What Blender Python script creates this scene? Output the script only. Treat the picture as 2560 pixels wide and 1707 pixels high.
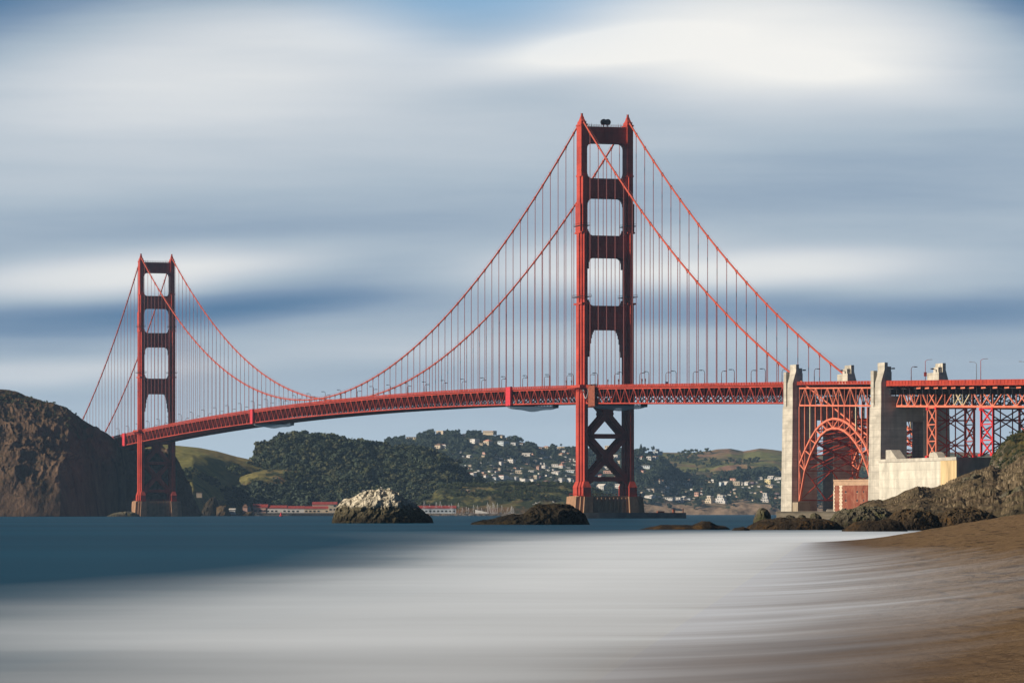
import bpy, math, random
import numpy as np
from mathutils import Vector, Matrix
R = math.radians
sc = bpy.context.scene
for o in list(bpy.data.objects): bpy.data.objects.remove(o)
COL = sc.collection
# ------------------------------------------------------------------ camera
FPX, HOR, CH = 9994.0, 1282.0, 3.0          # focal length in photo pixels, horizon row, eye height
cam_d = bpy.data.cameras.new('camera'); cam = bpy.data.objects.new('camera', cam_d); COL.objects.link(cam)
cam.location = (0, 0, CH); cam.rotation_euler = (R(90), 0, 0)
cam_d.sensor_width = 36; cam_d.lens = FPX/2560*36
cam_d.shift_y = (HOR-853.5)/2560; cam_d.clip_start = 1; cam_d.clip_end = 60000
sc.camera = cam
# ------------------------------------------------------------------ sun, sky, exposure
SUN_EL = R(24); SH = Vector((-.9575, -.2884)).normalized()
SUN_DIR = Vector((SH.x*math.cos(SUN_EL), SH.y*math.cos(SUN_EL), math.sin(SUN_EL)))
sd = bpy.data.lights.new('sun', 'SUN'); sd.energy = 5.0; sd.angle = R(.5); sd.color = (1, .87, .70)
so = bpy.data.objects.new('sun', sd); COL.objects.link(so)
so.rotation_euler = SUN_DIR.to_track_quat('Z', 'Y').to_euler(); so.location = (-300, -100, 400)
sc.view_settings.view_transform = 'Standard'; sc.view_settings.look = 'None'
sc.view_settings.exposure = .30; sc.view_settings.gamma = 1
sc.render.resolution_x = 1024; sc.render.resolution_y = 682

class NT:
    """tiny helper for node trees"""
    def __init__(s, tree): s.t = tree; s.n = tree.nodes; s.l = tree.links
    def new(s, typ, **kw):
        n = s.n.new(typ)
        for k, v in kw.items():
            if k.startswith('i_'):
                key = k[2:]
                n.inputs[int(key) if key.isdigit() else key.replace('_', ' ')].default_value = v
            else: setattr(n, k, v)
        return n
    def put(s, sock, v):
        if hasattr(v, 'links') or isinstance(v, bpy.types.NodeSocket): s.l.new(v, sock)
        else: sock.default_value = v
    def m(s, op, a, b=None, c=None, clamp=False):
        n = s.n.new('ShaderNodeMath'); n.operation = op; n.use_clamp = clamp
        s.put(n.inputs[0], a)
        if b is not None: s.put(n.inputs[1], b)
        if c is not None: s.put(n.inputs[2], c)
        return n.outputs[0]
    def mixc(s, f, a, b, blend='MIX'):
        n = s.n.new('ShaderNodeMix'); n.data_type = 'RGBA'; n.blend_type = blend
        s.put(n.inputs[0], f); s.put(n.inputs[6], a); s.put(n.inputs[7], b)
        return n.outputs[2]
    def ramp(s, f, stops, interp='LINEAR'):
        n = s.n.new('ShaderNodeValToRGB'); n.color_ramp.interpolation = interp
        cr = n.color_ramp
        while len(cr.elements) < len(stops): cr.elements.new(.5)
        for e, (p, c) in zip(cr.elements, stops):
            e.position = p
            e.color = (c, c, c, 1) if not hasattr(c, '__len__') else (*c, 1)
        s.put(n.inputs[0], f); return n.outputs[0]
    def noise(s, vec, scale, detail=4, rough=.5, dist=0, out=0):
        n = s.n.new('ShaderNodeTexNoise'); n.inputs['Scale'].default_value = scale
        n.inputs['Detail'].default_value = detail; n.inputs['Roughness'].default_value = rough
        n.inputs['Distortion'].default_value = dist
        if vec is not None: s.l.new(vec, n.inputs['Vector'])
        return n.outputs[out]
    def mapping(s, vec, scale=(1, 1, 1), rot=(0, 0, 0), loc=(0, 0, 0)):
        n = s.n.new('ShaderNodeMapping'); s.l.new(vec, n.inputs[0])
        n.inputs['Scale'].default_value = scale; n.inputs['Rotation'].default_value = rot
        n.inputs['Location'].default_value = loc; return n.outputs[0]

world = bpy.data.worlds.new("World"); sc.world = world; world.use_nodes = True
W = NT(world.node_tree); W.n.clear()
wout = W.new('ShaderNodeOutputWorld')
sky = W.new('ShaderNodeTexSky'); sky.sky_type = 'NISHITA'; sky.sun_disc = False
sky.sun_elevation = SUN_EL; sky.sun_rotation = math.atan2(SH.x, SH.y)
sky.air_density = .3; sky.dust_density = 0; sky.ozone_density = 1.5
bg1 = W.new('ShaderNodeBackground'); bg1.inputs[1].default_value = .05
W.l.new(sky.outputs[0], bg1.inputs[0])
geo = W.new('ShaderNodeTexCoord'); sep = W.new('ShaderNodeSeparateXYZ'); W.l.new(geo.outputs['Generated'], sep.inputs[0])
ysafe = W.m('MAXIMUM', sep.outputs[1], .02)
A = W.m('DIVIDE', sep.outputs[0], ysafe)            # tangent of azimuth from north
E = W.m('DIVIDE', sep.outputs[2], ysafe)            # tangent of elevation
comb = W.new('ShaderNodeCombineXYZ'); W.l.new(A, comb.inputs[0]); W.l.new(E, comb.inputs[1])
# slow warp so that the wind-drawn cloud edges wander
wv = W.mapping(comb.outputs[0], scale=(6, 22, 1))
w1 = W.m('SUBTRACT', W.noise(wv, 1.0, 3, .5), .5)
E2 = W.m('ADD', E, W.m('MULTIPLY', w1, .012))
wvb = W.mapping(comb.outputs[0], scale=(5, 34, 1), rot=(0, 0, R(-4)), loc=(3.1, 1.7, 0))
streak = W.m('SUBTRACT', W.noise(wvb, 1.0, 5, .55, .3), .5)
wvf = W.mapping(comb.outputs[0], scale=(9, 130, 1), rot=(0, 0, R(5)), loc=(1.1, .7, 0))
fine = W.m('SUBTRACT', W.noise(wvf, 1.0, 6, .6, .2), .5)
def blob(px, py, sx, sy, rot, amp, sharp=1.0):
    """soft cloud bank centred where photo pixel (px,py) points, radii in pixels, rot degrees (counter clockwise)"""
    a0 = (px-1280)/FPX; e0 = (HOR-py)/FPX; c, s_ = math.cos(R(rot)), math.sin(R(rot))
    da = W.m('SUBTRACT', A, a0); de = W.m('SUBTRACT', E2, e0)
    u = W.m('ADD', W.m('MULTIPLY', da, c*FPX/sx), W.m('MULTIPLY', de, s_*FPX/sx))
    v = W.m('SUBTRACT', W.m('MULTIPLY', de, c*FPX/sy), W.m('MULTIPLY', da, s_*FPX/sy))
    q = W.m('ADD', W.m('MULTIPLY', u, u), W.m('MULTIPLY', v, v))
    if sharp != 1: q = W.m('POWER', q, sharp)
    g = W.m('EXPONENT', W.m('MULTIPLY', q, -1))
    return W.m('MULTIPLY', g, amp)
BL = [ # px, py, sx, sy, rot, amp, sharp
 (620, 170, 620, 150, 3, .33, 1.4), (250, 330, 520, 130, 2, .12, 1), (900, 90, 260, 60, -12, .08, 1),
 (1880, 90, 580, 150, -1, .46, 1.9), (1480, 125, 330, 48, 9, .34, 1.3), (2200, 215, 380, 60, -6, .22, 1), (1750, 250, 420, 60, -4, .12, 1),
 (1250, 330, 700, 70, 0, .10, 1), (300, 450, 520, 50, 2, .06, 1),
 (260, 690, 420, 52, 4, .42, 1.4), (620, 655, 300, 40, 6, .14, 1), (1900, 672, 420, 46, 2, .40, 1.4), (1450, 650, 330, 60, 6, .30, 1.2), (2350, 720, 300, 40, 0, .12, 1),
 (100, 925, 420, 34, 0, .26, 1.2), (1400, 860, 700, 45, 3, .14, 1), (800, 880, 500, 36, 3, .06, 1),
 (800, 560, 700, 60, 4, -.08, 1), (2050, 480, 560, 80, 2, -.09, 1), (250, 792, 560, 42, 3, -.26, 1.1), (760, 760, 360, 40, 5, -.20, 1),
 (2300, 775, 540, 54, 0, -.27, 1.1), (1650, 790, 300, 40, 0, -.12, 1), (1260, 0, 300, 95, 14, -.10, 1.4), (700, -30, 300, 50, 0, -.20, 1), (-420, -130, 820, 250, 8, -.78, 1.5), (3000, -150, 800, 290, -10, -.80, 1.5), (1300, -900, 3500, 560, 0, -.22, 2)]
den = .47
for b in BL: den = W.m('ADD', den, blob(*b))
den = W.m('ADD', den, W.m('MULTIPLY', streak, .26)); den = W.m('ADD', den, W.m('MULTIPLY', fine, .15))
cc = W.ramp(den, [(0, (.03, .10, .20)), (.12, (.085, .17, .29)), (.30, (.18, .26, .37)), (.5, (.35, .42, .49)), (.72, (.53, .565, .60)), (1, (.77, .76, .73))])
cc = W.mixc(W.m('MULTIPLY', blob(1230, -130, 420, 215, 4, 1, 1.5), .72), cc, (.13, .34, .58, 1))
hz = W.ramp(W.m('MULTIPLY', E, 10), [(.10, 1), (.36, 0)])
cc = W.mixc(W.m('MULTIPLY', hz, .80), cc, (.43, .53, .62, 1))
bg2 = W.new('ShaderNodeBackground'); W.l.new(cc, bg2.inputs[0]); bg2.inputs[1].default_value = 1.0
north = W.ramp(sep.outputs[1], [(.55, 0), (.93, 1)])
low = W.ramp(sep.outputs[2], [(.16, 1), (.5, 0)])
mixs = W.new('ShaderNodeMixShader'); W.l.new(W.m('MULTIPLY', north, low), mixs.inputs[0])
W.l.new(bg1.outputs[0], mixs.inputs[1]); W.l.new(bg2.outputs[0], mixs.inputs[2]); W.l.new(mixs.outputs[0], wout.inputs[0])

# ------------------------------------------------------------------ helpers
def tag(o, label=None, cat=None, group=None, kind=None):
    if label: o['label'] = label
    if cat: o['category'] = cat
    if group: o['group'] = group
    if kind: o['kind'] = kind
    return o
def empty(name, loc, label, cat, group=None, rz=0):
    o = bpy.data.objects.new(name, None); COL.objects.link(o); o.location = loc; o.rotation_euler = (0, 0, rz)
    o.empty_display_size = 2
    return tag(o, label, cat, group)
def link_mesh(name, V, F, mat, parent=None, smooth=False):
    """V in world space (or local if parent has 'local' flag); F list of index tuples or (n,k) array"""
    me = bpy.data.meshes.new(name); V = np.asarray(V, dtype=np.float64)
    o = bpy.data.objects.new(name, me); COL.objects.link(o)
    if parent is not None:
        r = parent
        while r.parent is not None: r = r.parent
        V = V - np.array(r.location)
        o.parent = parent
    else:
        base = np.array([(V[:, 0].min()+V[:, 0].max())/2, (V[:, 1].min()+V[:, 1].max())/2, V[:, 2].min()])
        V = V - base; o.location = base
    if isinstance(F, np.ndarray):
        n, k = F.shape
        me.vertices.add(len(V)); me.vertices.foreach_set('co', V.astype(np.float32).ravel())
        me.loops.add(n*k); me.loops.foreach_set('vertex_index', F.astype(np.int32).ravel())
        me.polygons.add(n); me.polygons.foreach_set('loop_start', np.arange(0, n*k, k, dtype=np.int32))
        me.update(calc_edges=True)
    else:
        me.from_pydata([tuple(v) for v in V], [], F); me.update()
    if smooth: me.polygons.foreach_set('use_smooth', np.ones(len(me.polygons), dtype=bool))
    if mat: me.materials.append(mat)
    return o
BOXF = [(0, 3, 2, 1), (4, 5, 6, 7), (0, 1, 5, 4), (1, 2, 6, 5), (2, 3, 7, 6), (3, 0, 4, 7)]
class MB:
    def __init__(s): s.V = []; s.F = []
    def add(s, V, F):
        b = len(s.V); s.V.extend([tuple(v) for v in V]); s.F.extend([tuple(i+b for i in f) for f in F])
    def hexa(s, c8): s.add(c8, BOXF)                       # 4 bottom ccw, 4 top ccw
    def box(s, x0, x1, y0, y1, z0, z1):
        s.hexa([(x0, y0, z0), (x1, y0, z0), (x1, y1, z0), (x0, y1, z0), (x0, y0, z1), (x1, y0, z1), (x1, y1, z1), (x0, y1, z1)])
    def beam(s, p, q, w, h=None, up=(0, 0, 1)):
        h = h or w; p = Vector(p); q = Vector(q); d = q-p
        if d.length < 1e-6: return
        d.normalize(); up = Vector(up)
        if abs(d.dot(up)) > .99: up = Vector((1, .3, 0)).normalized()
        a = d.cross(up).normalized()*(w/2); b = a.cross(d).normalized()*(h/2)
        s.hexa([p-a-b, p+a-b, q+a-b, q-a-b, p-a+b, p+a+b, q+a+b, q-a+b])
    def tube(s, pts, r, n=8, cap=True):
        pts = [Vector(p) for p in pts]; V = []; F = []
        rr = r if hasattr(r, '__len__') else [r]*len(pts)
        prev = None
        for i, p in enumerate(pts):
            d = (pts[min(i+1, len(pts)-1)]-pts[max(i-1, 0)]).normalized()
            if prev is None:
                up = Vector((0, 0, 1)) if abs(d.z) < .95 else Vector((1, 0, 0)); a = d.cross(up).normalized()
            else: a = (prev-d*prev.dot(d)).normalized()
            prev = a; b = d.cross(a)
            for k in range(n):
                th = 2*math.pi*k/n; V.append(p+(a*math.cos(th)+b*math.sin(th))*rr[i])
        for i in range(len(pts)-1):
            for k in range(n):
                k2 = (k+1) % n; F.append((i*n+k, i*n+k2, (i+1)*n+k2, (i+1)*n+k))
        if cap: F.append(tuple(range(n-1, -1, -1))); F.append(tuple((len(pts)-1)*n+k for k in range(n)))
        s.add(V, F)
    def prism(s, poly, f):
        """poly 2D list; f(x,y,side) -> 3D for side 0/1"""
        n = len(poly); V = [f(x, y, 0) for x, y in poly]+[f(x, y, 1) for x, y in poly]
        F = [tuple(range(n-1, -1, -1)), tuple(range(n, 2*n))]+[(i, (i+1) % n, n+(i+1) % n, n+i) for i in range(n)]
        s.add(V, F)
    def build(s, name, mat, parent=None, smooth=False): return link_mesh(name, s.V, s.F, mat, parent, smooth)
def copy_tree(o, parent=None):
    c = o.copy(); COL.objects.link(c); c.parent = parent
    for ch in list(o.children): copy_tree(ch, c)
    return c
def worley(x, y, z):
    """distance to the nearest and second nearest cell point, and a random value per cell"""
    xi = np.floor(x).astype(int); yi = np.floor(y).astype(int); zi = np.floor(z).astype(int)
    f1 = np.full(np.shape(x), 9.); f2 = f1.copy(); cr = f1*0
    for i in (-1, 0, 1):
        for j in (-1, 0, 1):
            for k in (-1, 0, 1):
                h = _perm[_perm[_perm[(xi+i) & 255]+((yi+j) & 255)]+((zi+k) & 255)]; g = _g[h]
                d = np.sqrt((xi+i+.5+g[..., 0]*.45-x)**2+(yi+j+.5+g[..., 1]*.45-y)**2+(zi+k+.5+g[..., 2]*.45-z)**2)
                nw = d < f1; f2 = np.where(nw, f1, np.minimum(f2, d)); cr = np.where(nw, h/255., cr); f1 = np.minimum(f1, d)
    return f1, f2, cr
# gradient noise
_rs = np.random.RandomState(7); _perm = np.tile(_rs.permutation(256), 3)
_g = _rs.normal(size=(256, 3)); _g /= np.linalg.norm(_g, axis=1)[:, None]
def gnoise(x, y, z):
    xi = np.floor(x).astype(int); yi = np.floor(y).astype(int); zi = np.floor(z).astype(int)
    xf, yf, zf = x-xi, y-yi, z-zi; xi &= 255; yi &= 255; zi &= 255
    u, v, w = [t*t*t*(t*(t*6-15)+10) for t in (xf, yf, zf)]
    def gr(i, j, k):
        h = _perm[_perm[_perm[(xi+i) & 255]+((yi+j) & 255)]+((zi+k) & 255)]
        g = _g[h]; return g[..., 0]*(xf-i)+g[..., 1]*(yf-j)+g[..., 2]*(zf-k)
    L = lambda a, b, t: a+(b-a)*t
    return L(L(L(gr(0, 0, 0), gr(1, 0, 0), u), L(gr(0, 1, 0), gr(1, 1, 0), u), v),
             L(L(gr(0, 0, 1), gr(1, 0, 1), u), L(gr(0, 1, 1), gr(1, 1, 1), u), v), w)
def fbm(x, y, z, oct=5, gain=.5, ridged=False):
    s = 0; a = 1; f = 1; tot = 0
    for i in range(oct):
        n = gnoise(x*f+i*17.3, y*f+i*5.1, z*f+i*9.7)
        if ridged: n = 1-2.4*np.abs(n); n = n*np.abs(n)
        s = s+n*a; tot += a; a *= gain; f *= 2.03
    return s/tot
def ip(x, pts, k=1): return np.interp(x, [p[0] for p in pts], [p[k] for p in pts])
def W3(px, py, Y): return ((px-1280)/FPX*Y, Y, CH+(HOR-py)/FPX*Y)

# ------------------------------------------------------------------ materials
def mat(name, col, rough=.7, spec=.3, metal=0, var=0, vscale=1.0, dark=None, lines=0, lamt=.3, bump=0, bscale=5.0, coord='Object', stretch=(1, 1, 1), streak=0):
    m = bpy.data.materials.new(name); m.use_nodes = True; N = NT(m.node_tree)
    b = N.n['Principled BSDF']; b.inputs['Roughness'].default_value = rough
    b.inputs['Specular IOR Level'].default_value = spec; b.inputs['Metallic'].default_value = metal
    b.inputs['Base Color'].default_value = (*col, 1)
    if var or bump or streak:
        tc = N.new('ShaderNodeTexCoord').outputs[coord]
        mp = N.mapping(tc, scale=stretch)
    if var:
        n1 = N.noise(mp, vscale, 6, .6)
        d = dark or tuple(c*(1-var) for c in col); l = tuple(min(1, c*(1+var*.6)) for c in col)
        c = N.ramp(n1, [(.3, d), (.52, col), (.72, l)])
        if streak:
            n2 = N.noise(N.mapping(tc, scale=(1, 1, .06)), streak, 4, .6)
            c = N.mixc(N.ramp(n2, [(.45, 0), (.75, .55)]), c, (*tuple(x*.45 for x in col), 1))
        if lines:
            sp = N.new('ShaderNodeSeparateXYZ'); N.l.new(tc, sp.inputs[0]); fr = N.m('FRACT', N.m('DIVIDE', sp.outputs[2], lines))
            c = N.mixc(N.ramp(fr, [(.0, lamt), (.07, lamt), (.10, 0), (.5, 0)]), c, (*tuple(x*.3 for x in col), 1))
            pn = N.noise(N.mapping(tc, scale=(.02, .02, 1/lines*.5)), 1.0, 1, .5); c = N.mixc(N.ramp(pn, [(.42, lamt), (.5, 0)], 'CONSTANT'), c, (*tuple(x*.62 for x in col), 1))
        N.l.new(c, b.inputs['Base Color'])
    if bump:
        bn = N.new('ShaderNodeBump'); bn.inputs['Strength'].default_value = .6; bn.inputs['Distance'].default_value = bump
        N.l.new(N.noise(mp, bscale, 5, .6), bn.inputs['Height']); N.l.new(bn.outputs[0], b.inputs['Normal'])
    return m
M = {}
M['orange'] = mat('orange_paint', (.47, .066, .042), .6, .12, var=.36, vscale=.08, dark=(.30, .040, .030), lines=4.2, lamt=.22, streak=.5)
M['orange_deep'] = mat('weathered_orange_paint', (.40, .050, .028), .7, .15, var=.35, vscale=.15, dark=(.27, .034, .022))
M['under'] = mat('shade_darkened_underdeck_paint', (.13, .028, .020), .8, .1, var=.4, vscale=.2)  # same orange paint, with the shade under the deck put into its colour
M['orange_pale'] = mat('faded_orange_paint', (.64, .19, .115), .65, .2, var=.25, vscale=.25, dark=(.52, .12, .07))
M['orange_red'] = mat('red_primer_paint', (.60, .030, .030), .6, .2, var=.2, vscale=.2)
M['primer'] = mat('cream_primer', (.62, .52, .34), .7, .2, var=.2, vscale=.3)
M['cable'] = mat('cable_paint', (.46, .080, .045), .6, .2, var=.2, vscale=.1)
M['rope'] = mat('rope_paint', (.33, .11, .105), .7, .1)
M['road'] = mat('asphalt', (.05, .05, .05), .9, .1)
M['concrete'] = mat('board_marked_concrete', (.54, .50, .42), .9, .1, var=.34, vscale=.12, streak=.5, stretch=(1, 1, 2.0), lines=3.2, lamt=.35)
M['concrete_white'] = mat('whitewashed_concrete', (.64, .60, .50), .9, .1, var=.30, vscale=.16, streak=.3, stretch=(1, 1, .8), lines=4.0, lamt=.2)
M['concrete_tan'] = mat('weathered_concrete', (.34, .28, .20), .9, .1, var=.3, vscale=.2, streak=.3)
M['stain'] = mat('rust_stained_concrete', (.62, .46, .25), .9, .1, var=.35, vscale=.25, streak=.5, stretch=(1, 1, .3))
M['seawall'] = mat('sea_wall_concrete', (.20, .17, .125), .9, .1, var=.35, vscale=.25, stretch=(1, 1, 3))
M['pier'] = mat('pier_concrete', (.34, .20, .12), .9, .1, var=.3, vscale=.3, streak=.4)
M['fender'] = mat('fender_concrete', (.13, .125, .12), .9, .1, var=.35, vscale=.15)
M['lampmetal'] = mat('lamp_paint', (.16, .05, .045), .5, .3)
M['lamphead'] = mat('lamp_head', (.10, .07, .07), .4, .4)
M['greymetal'] = mat('galvanised_metal', (.3, .3, .32), .5, .4)
M['net'] = mat('white_netting', (.55, .60, .66), .9, .1, var=.2, vscale=.3)
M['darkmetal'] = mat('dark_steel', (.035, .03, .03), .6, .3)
M['tarp_red'] = mat('red_tarpaulin', (.56, .045, .06), .7, .2, var=.1, vscale=.5)
M['mesh_brown'] = mat('brown_scaffold_mesh', (.24, .075, .045), .9, .1, var=.4, vscale=.6)
M['blue'] = mat('blue_paint', (.02, .10, .25), .5, .3)
M['glass'] = mat('window_glass', (.03, .035, .04), .25, .5)
M['white'] = mat('white_paint', (.78, .76, .72), .7, .2, var=.08, vscale=.3)
M['mast'] = mat('mast_aluminium', (.72, .74, .78), .5, .3)
M['hull'] = mat('hull_paint', (.7, .7, .72), .4, .4)
M['feather'] = mat('feather', (.85, .85, .85), .8, .1)
M['beak'] = mat('beak', (.6, .4, .05), .6, .2)
M['buoy'] = mat('buoy_paint', (.60, .03, .04), .5, .3)
M['bark'] = mat('bark', (.09, .06, .045), .9, .1)
_n = bpy.data.materials.new('white_netting'); _n.use_nodes = True; N_ = NT(_n.node_tree); _t = N_.new('ShaderNodeBsdfTransparent'); _tl = N_.new('ShaderNodeBsdfTranslucent'); _tl.inputs[0].default_value = (.9, .92, .95, 1)
_m1 = N_.new('ShaderNodeMixShader'); _m1.inputs[0].default_value = .55; N_.l.new(N_.n['Principled BSDF'].outputs[0], _m1.inputs[1]); N_.l.new(_tl.outputs[0], _m1.inputs[2]); N_.n['Principled BSDF'].inputs['Base Color'].default_value = (.85, .88, .9, 1)
_m2 = N_.new('ShaderNodeMixShader'); _m2.inputs[0].default_value = .62; N_.l.new(_t.outputs[0], _m2.inputs[1]); N_.l.new(_m1.outputs[0], _m2.inputs[2]); N_.l.new(_m2.outputs[0], N_.n['Material Output'].inputs[0]); M['net'] = _n
M['leaf'] = mat('leaf', (.066, .070, .034), .8, .15, var=.5, vscale=.05, dark=(.035, .050, .018))
M['leaf_dark'] = mat('dark_leaf', (.046, .062, .038), .8, .15, var=.45, vscale=.06, dark=(.016, .028, .014))
M['leaf_shrub'] = mat('shrub_leaf', (.060, .075, .030), .8, .15, var=.4, vscale=.08, dark=(.025, .035, .015))
# ================================================================== terrain
class Surf:
    def __init__(s, PX, P): s.PX = PX; s.P = P            # PX (nu), P (nu,nv,3)
    def at(s, px, py):
        i = int(np.clip(np.searchsorted(s.PX, px), 1, len(s.PX)-1)); col = s.P[i]
        pyc = HOR-(col[:, 2]-CH)*FPX/col[:, 1]
        k = int(np.argmax(pyc[:s.nf])) if False else None
        d = pyc[:s.nf]-py; idx = np.where(d <= 0)[0]
        j = idx[0] if len(idx) else int(np.argmin(np.abs(d)))
        y = col[j, 1]; return np.array([(px-1280)/FPX*y, y, col[j, 2]])
def ridge(name, crest, front, mt, nu=260, nv=90, amp=6, scale=60, prof=None, back=.9, skew=0, ridged=True, kind='structure', base=-2.0, creep=0, aniso=(1, 1, 1), crestkeep=.3, seed=0, oct=6, gain=.5, xd=.5, cw=.12, block=0, label=None, cat=None):
    """a hill: crest [(px,py,Y)], front shore [(px,Y)] - laid out by bearing and distance"""
    p0, p1 = crest[0][0], crest[-1][0]
    PX = np.linspace(p0, p1, nu) if p1 < 3300 else np.concatenate([np.linspace(p0, 2700, int(nu*.82)), np.linspace(2700, p1, int(nu*.3))[1:]])
    Vv = np.concatenate([np.linspace(0, 1, nv), 1+np.linspace(0, back, nv//3+1)[1:]])
    yc = ip(PX, crest, 2); zc = CH+(HOR-ip(PX, crest, 1))/FPX*yc; yf = ip(PX, front, 1)
    prof = prof or [(0, 0), (.15, .2), (.6, .7), (1, 1)]
    pv = np.interp(Vv, [p[0] for p in prof]+[1+back], [p[1] for p in prof]+[-.1])
    Y = yf[:, None]+(yc-yf)[:, None]*Vv[None, :]
    X = (PX[:, None]-1280)/FPX*Y
    Z = zc[:, None]*pv[None, :]
    X0 = X*aniso[0]+seed*13.7; Y0 = Y*aniso[1]; Z0 = Z*aniso[2]
    n = fbm(X0/scale, Y0/scale, Z0/scale, oct, gain, ridged)
    env = np.clip(Vv*5, 0, 1)*(1-(1-crestkeep)*np.exp(-((Vv-1)/cw)**2)); env = np.where(Vv > 1, crestkeep, env); env = env[None, :]*np.clip(zc/20, .15, 1)[:, None]
    if block:
        wq = fbm(X0/block+5, Y0/block, Z0/block, 3)*.7; f1, f2, cr = worley(X0/block+wq, Y0/block*.6+wq, Z0/block*1.3+Y0/block*.5); a_ = X*.8+Z*1.1; b_ = Z*1.6-X*.55; n = fbm(a_/scale*.45, Y/scale*.5, b_/scale*1.2, 7, .58, True)*.95+fbm(a_/4, Y/9, b_/3, 5, .6, True)*.22+(cr-.5)*.35-np.exp(-(f2-f1)*14)*.15
        f1, f2, cr = worley(X0/block*2.7+wq, Y0/block*1.9, Z0/block*3+wq*2); n = n+(cr-.5)*.10
    Z = Z+n*amp*env
    n2 = fbm(X0/scale+31, Y0/scale+7, Z0/scale+3, oct, gain, False)
    Y = Y+n2*amp*1.6*np.clip(1-np.abs(Vv-.5)*1.6, .1, 1)[None, :]
    X = X+fbm(X0/scale+53, Y0/scale+2, Z0/scale+8, oct, gain, ridged)*amp*xd*np.clip(1-np.abs(Vv-.5)*1.9, .0, 1)[None, :]
    Z[:, 0] = base
    P = np.stack([X, Y, Z], -1); NU, NV = X.shape
    idx = np.arange(NU*NV).reshape(NU, NV)
    F = np.stack([idx[:-1, :-1], idx[1:, :-1], idx[1:, 1:], idx[:-1, 1:]], -1).reshape(-1, 4)
    o = link_mesh(name, P.reshape(-1, 3), F, mt, None, smooth=False)
    tag(o, label, cat, None, kind)
    s = Surf(PX, P); s.nf = nv; s.o = o; return s

def terrain_mat(name, soil, grass, shrub, rockc, ns=.02, rock_amt=.5, grass_bias=.5, shrub_bias=.5, bump=1.0, bscale=.2, strat=None, strat_ang=35, fine=.5, cliff=0):
    """soil/grass/shrub patches with bare rock on the steep faces"""
    m = bpy.data.materials.new(name); m.use_nodes = True; N = NT(m.node_tree); b = N.n['Principled BSDF']
    b.inputs['Roughness'].default_value = .95; b.inputs['Specular IOR Level'].default_value = .05
    g = N.new('ShaderNodeNewGeometry'); pos = g.outputs['Position']
    sp = N.new('ShaderNodeSeparateXYZ'); N.l.new(g.outputs['True Normal'], sp.inputs[0])
    n1 = N.noise(pos, ns, 7, .62, .4); n2 = N.noise(pos, ns*2.7, 6, .62, .3); n3 = N.noise(pos, ns*9, 5, .6)
    c = N.mixc(N.ramp(n1, [(grass_bias-.09, 0), (grass_bias+.09, 1)]), (*soil, 1), (*grass, 1))
    c = N.mixc(N.ramp(n2, [(shrub_bias-.04, 0), (shrub_bias+.06, 1)]), c, (*shrub, 1))
    c = N.mixc(N.ramp(n3, [(.3, .45), (.7, 0)]), c, (*[x*.4 for x in shrub], 1))
    # rock
    if strat:
        mp = N.mapping(pos, rot=(R(20), R(strat_ang), R(25)), scale=(1, 1, .28))
        ns_ = N.noise(mp, strat, 8, .65, .6)
        rk = N.ramp(ns_, [(.32, tuple(x*.35 for x in rockc)), (.5, rockc), (.66, tuple(min(1, x*1.6) for x in rockc))])
    else:
        rk = N.ramp(N.noise(pos, fine, 8, .65), [(.36, tuple(x*.30 for x in rockc)), (.5, rockc), (.64, tuple(min(1, x*1.5) for x in rockc))])
    up = N.m('ADD', sp.outputs[2], N.m('MULTIPLY', N.m('SUBTRACT', n2, .5), .6))
    if cliff: 
        zz = N.new('ShaderNodeSeparateXYZ'); N.l.new(pos, zz.inputs[0]); zc_ = N.m('ADD', N.m('MULTIPLY', zz.outputs[2], 1/cliff), N.m('MULTIPLY', N.m('SUBTRACT', n2, .5), 2.4))
        c = N.mixc(N.ramp(zc_, [(.62, 1), (.95, 0)]), c, rk)
    c = N.mixc(N.ramp(up, [(rock_amt-.12, 1), (rock_amt+.12, 0)]), c, rk)
    N.l.new(c, b.inputs['Base Color'])
    bn = N.new('ShaderNodeBump'); bn.inputs['Distance'].default_value = bump; bn.inputs['Strength'].default_value = .8
    N.l.new(N.noise(pos, bscale, 8, .65), bn.inputs['Height']); N.l.new(bn.outputs[0], b.inputs['Normal'])
    return m
T_head = terrain_mat('headland_rock', (.095, .058, .034), (.105, .080, .038), (.045, .040, .020), (.110, .070, .045), ns=.018, rock_amt=.72, grass_bias=.55, shrub_bias=.56, bump=3.0, bscale=.10, strat=.06, strat_ang=58)
T_grass = terrain_mat('pasture', (.31, .235, .085), (.255, .235, .070), (.055, .065, .028), (.12, .07, .045), ns=.010, rock_amt=.45, grass_bias=.46, shrub_bias=.63, bump=1.0, bscale=.15)
T_spur = terrain_mat('scrubby_slope', (.13, .075, .050), (.27, .235, .08), (.035, .045, .020), (.085, .045, .035), ns=.020, rock_amt=.62, grass_bias=.47, shrub_bias=.52, bump=1.0)
T_forest = terrain_mat('forest_floor', (.035, .035, .018), (.06, .06, .025), (.025, .035, .014), (.05, .04, .03), ns=.02, rock_amt=.2)
T_bluff = terrain_mat('scrub_bluff', (.17, .125, .06), (.155, .145, .05), (.036, .045, .022), (.15, .075, .042), ns=.022, rock_amt=.66, grass_bias=.46, shrub_bias=.475)
T_town = terrain_mat('wooded_town_slope', (.10, .085, .05), (.10, .105, .045), (.035, .05, .026), (.25, .175, .115), ns=.012, rock_amt=.55, grass_bias=.5, shrub_bias=.46, bump=3, bscale=.06, fine=.045, cliff=26)
T_far = terrain_mat('far_grass_hill', (.31, .17, .11), (.20, .20, .062), (.050, .065, .034), (.16, .13, .07), ns=.0085, rock_amt=.2, grass_bias=.47, shrub_bias=.56, bump=2, bscale=.04)
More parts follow.
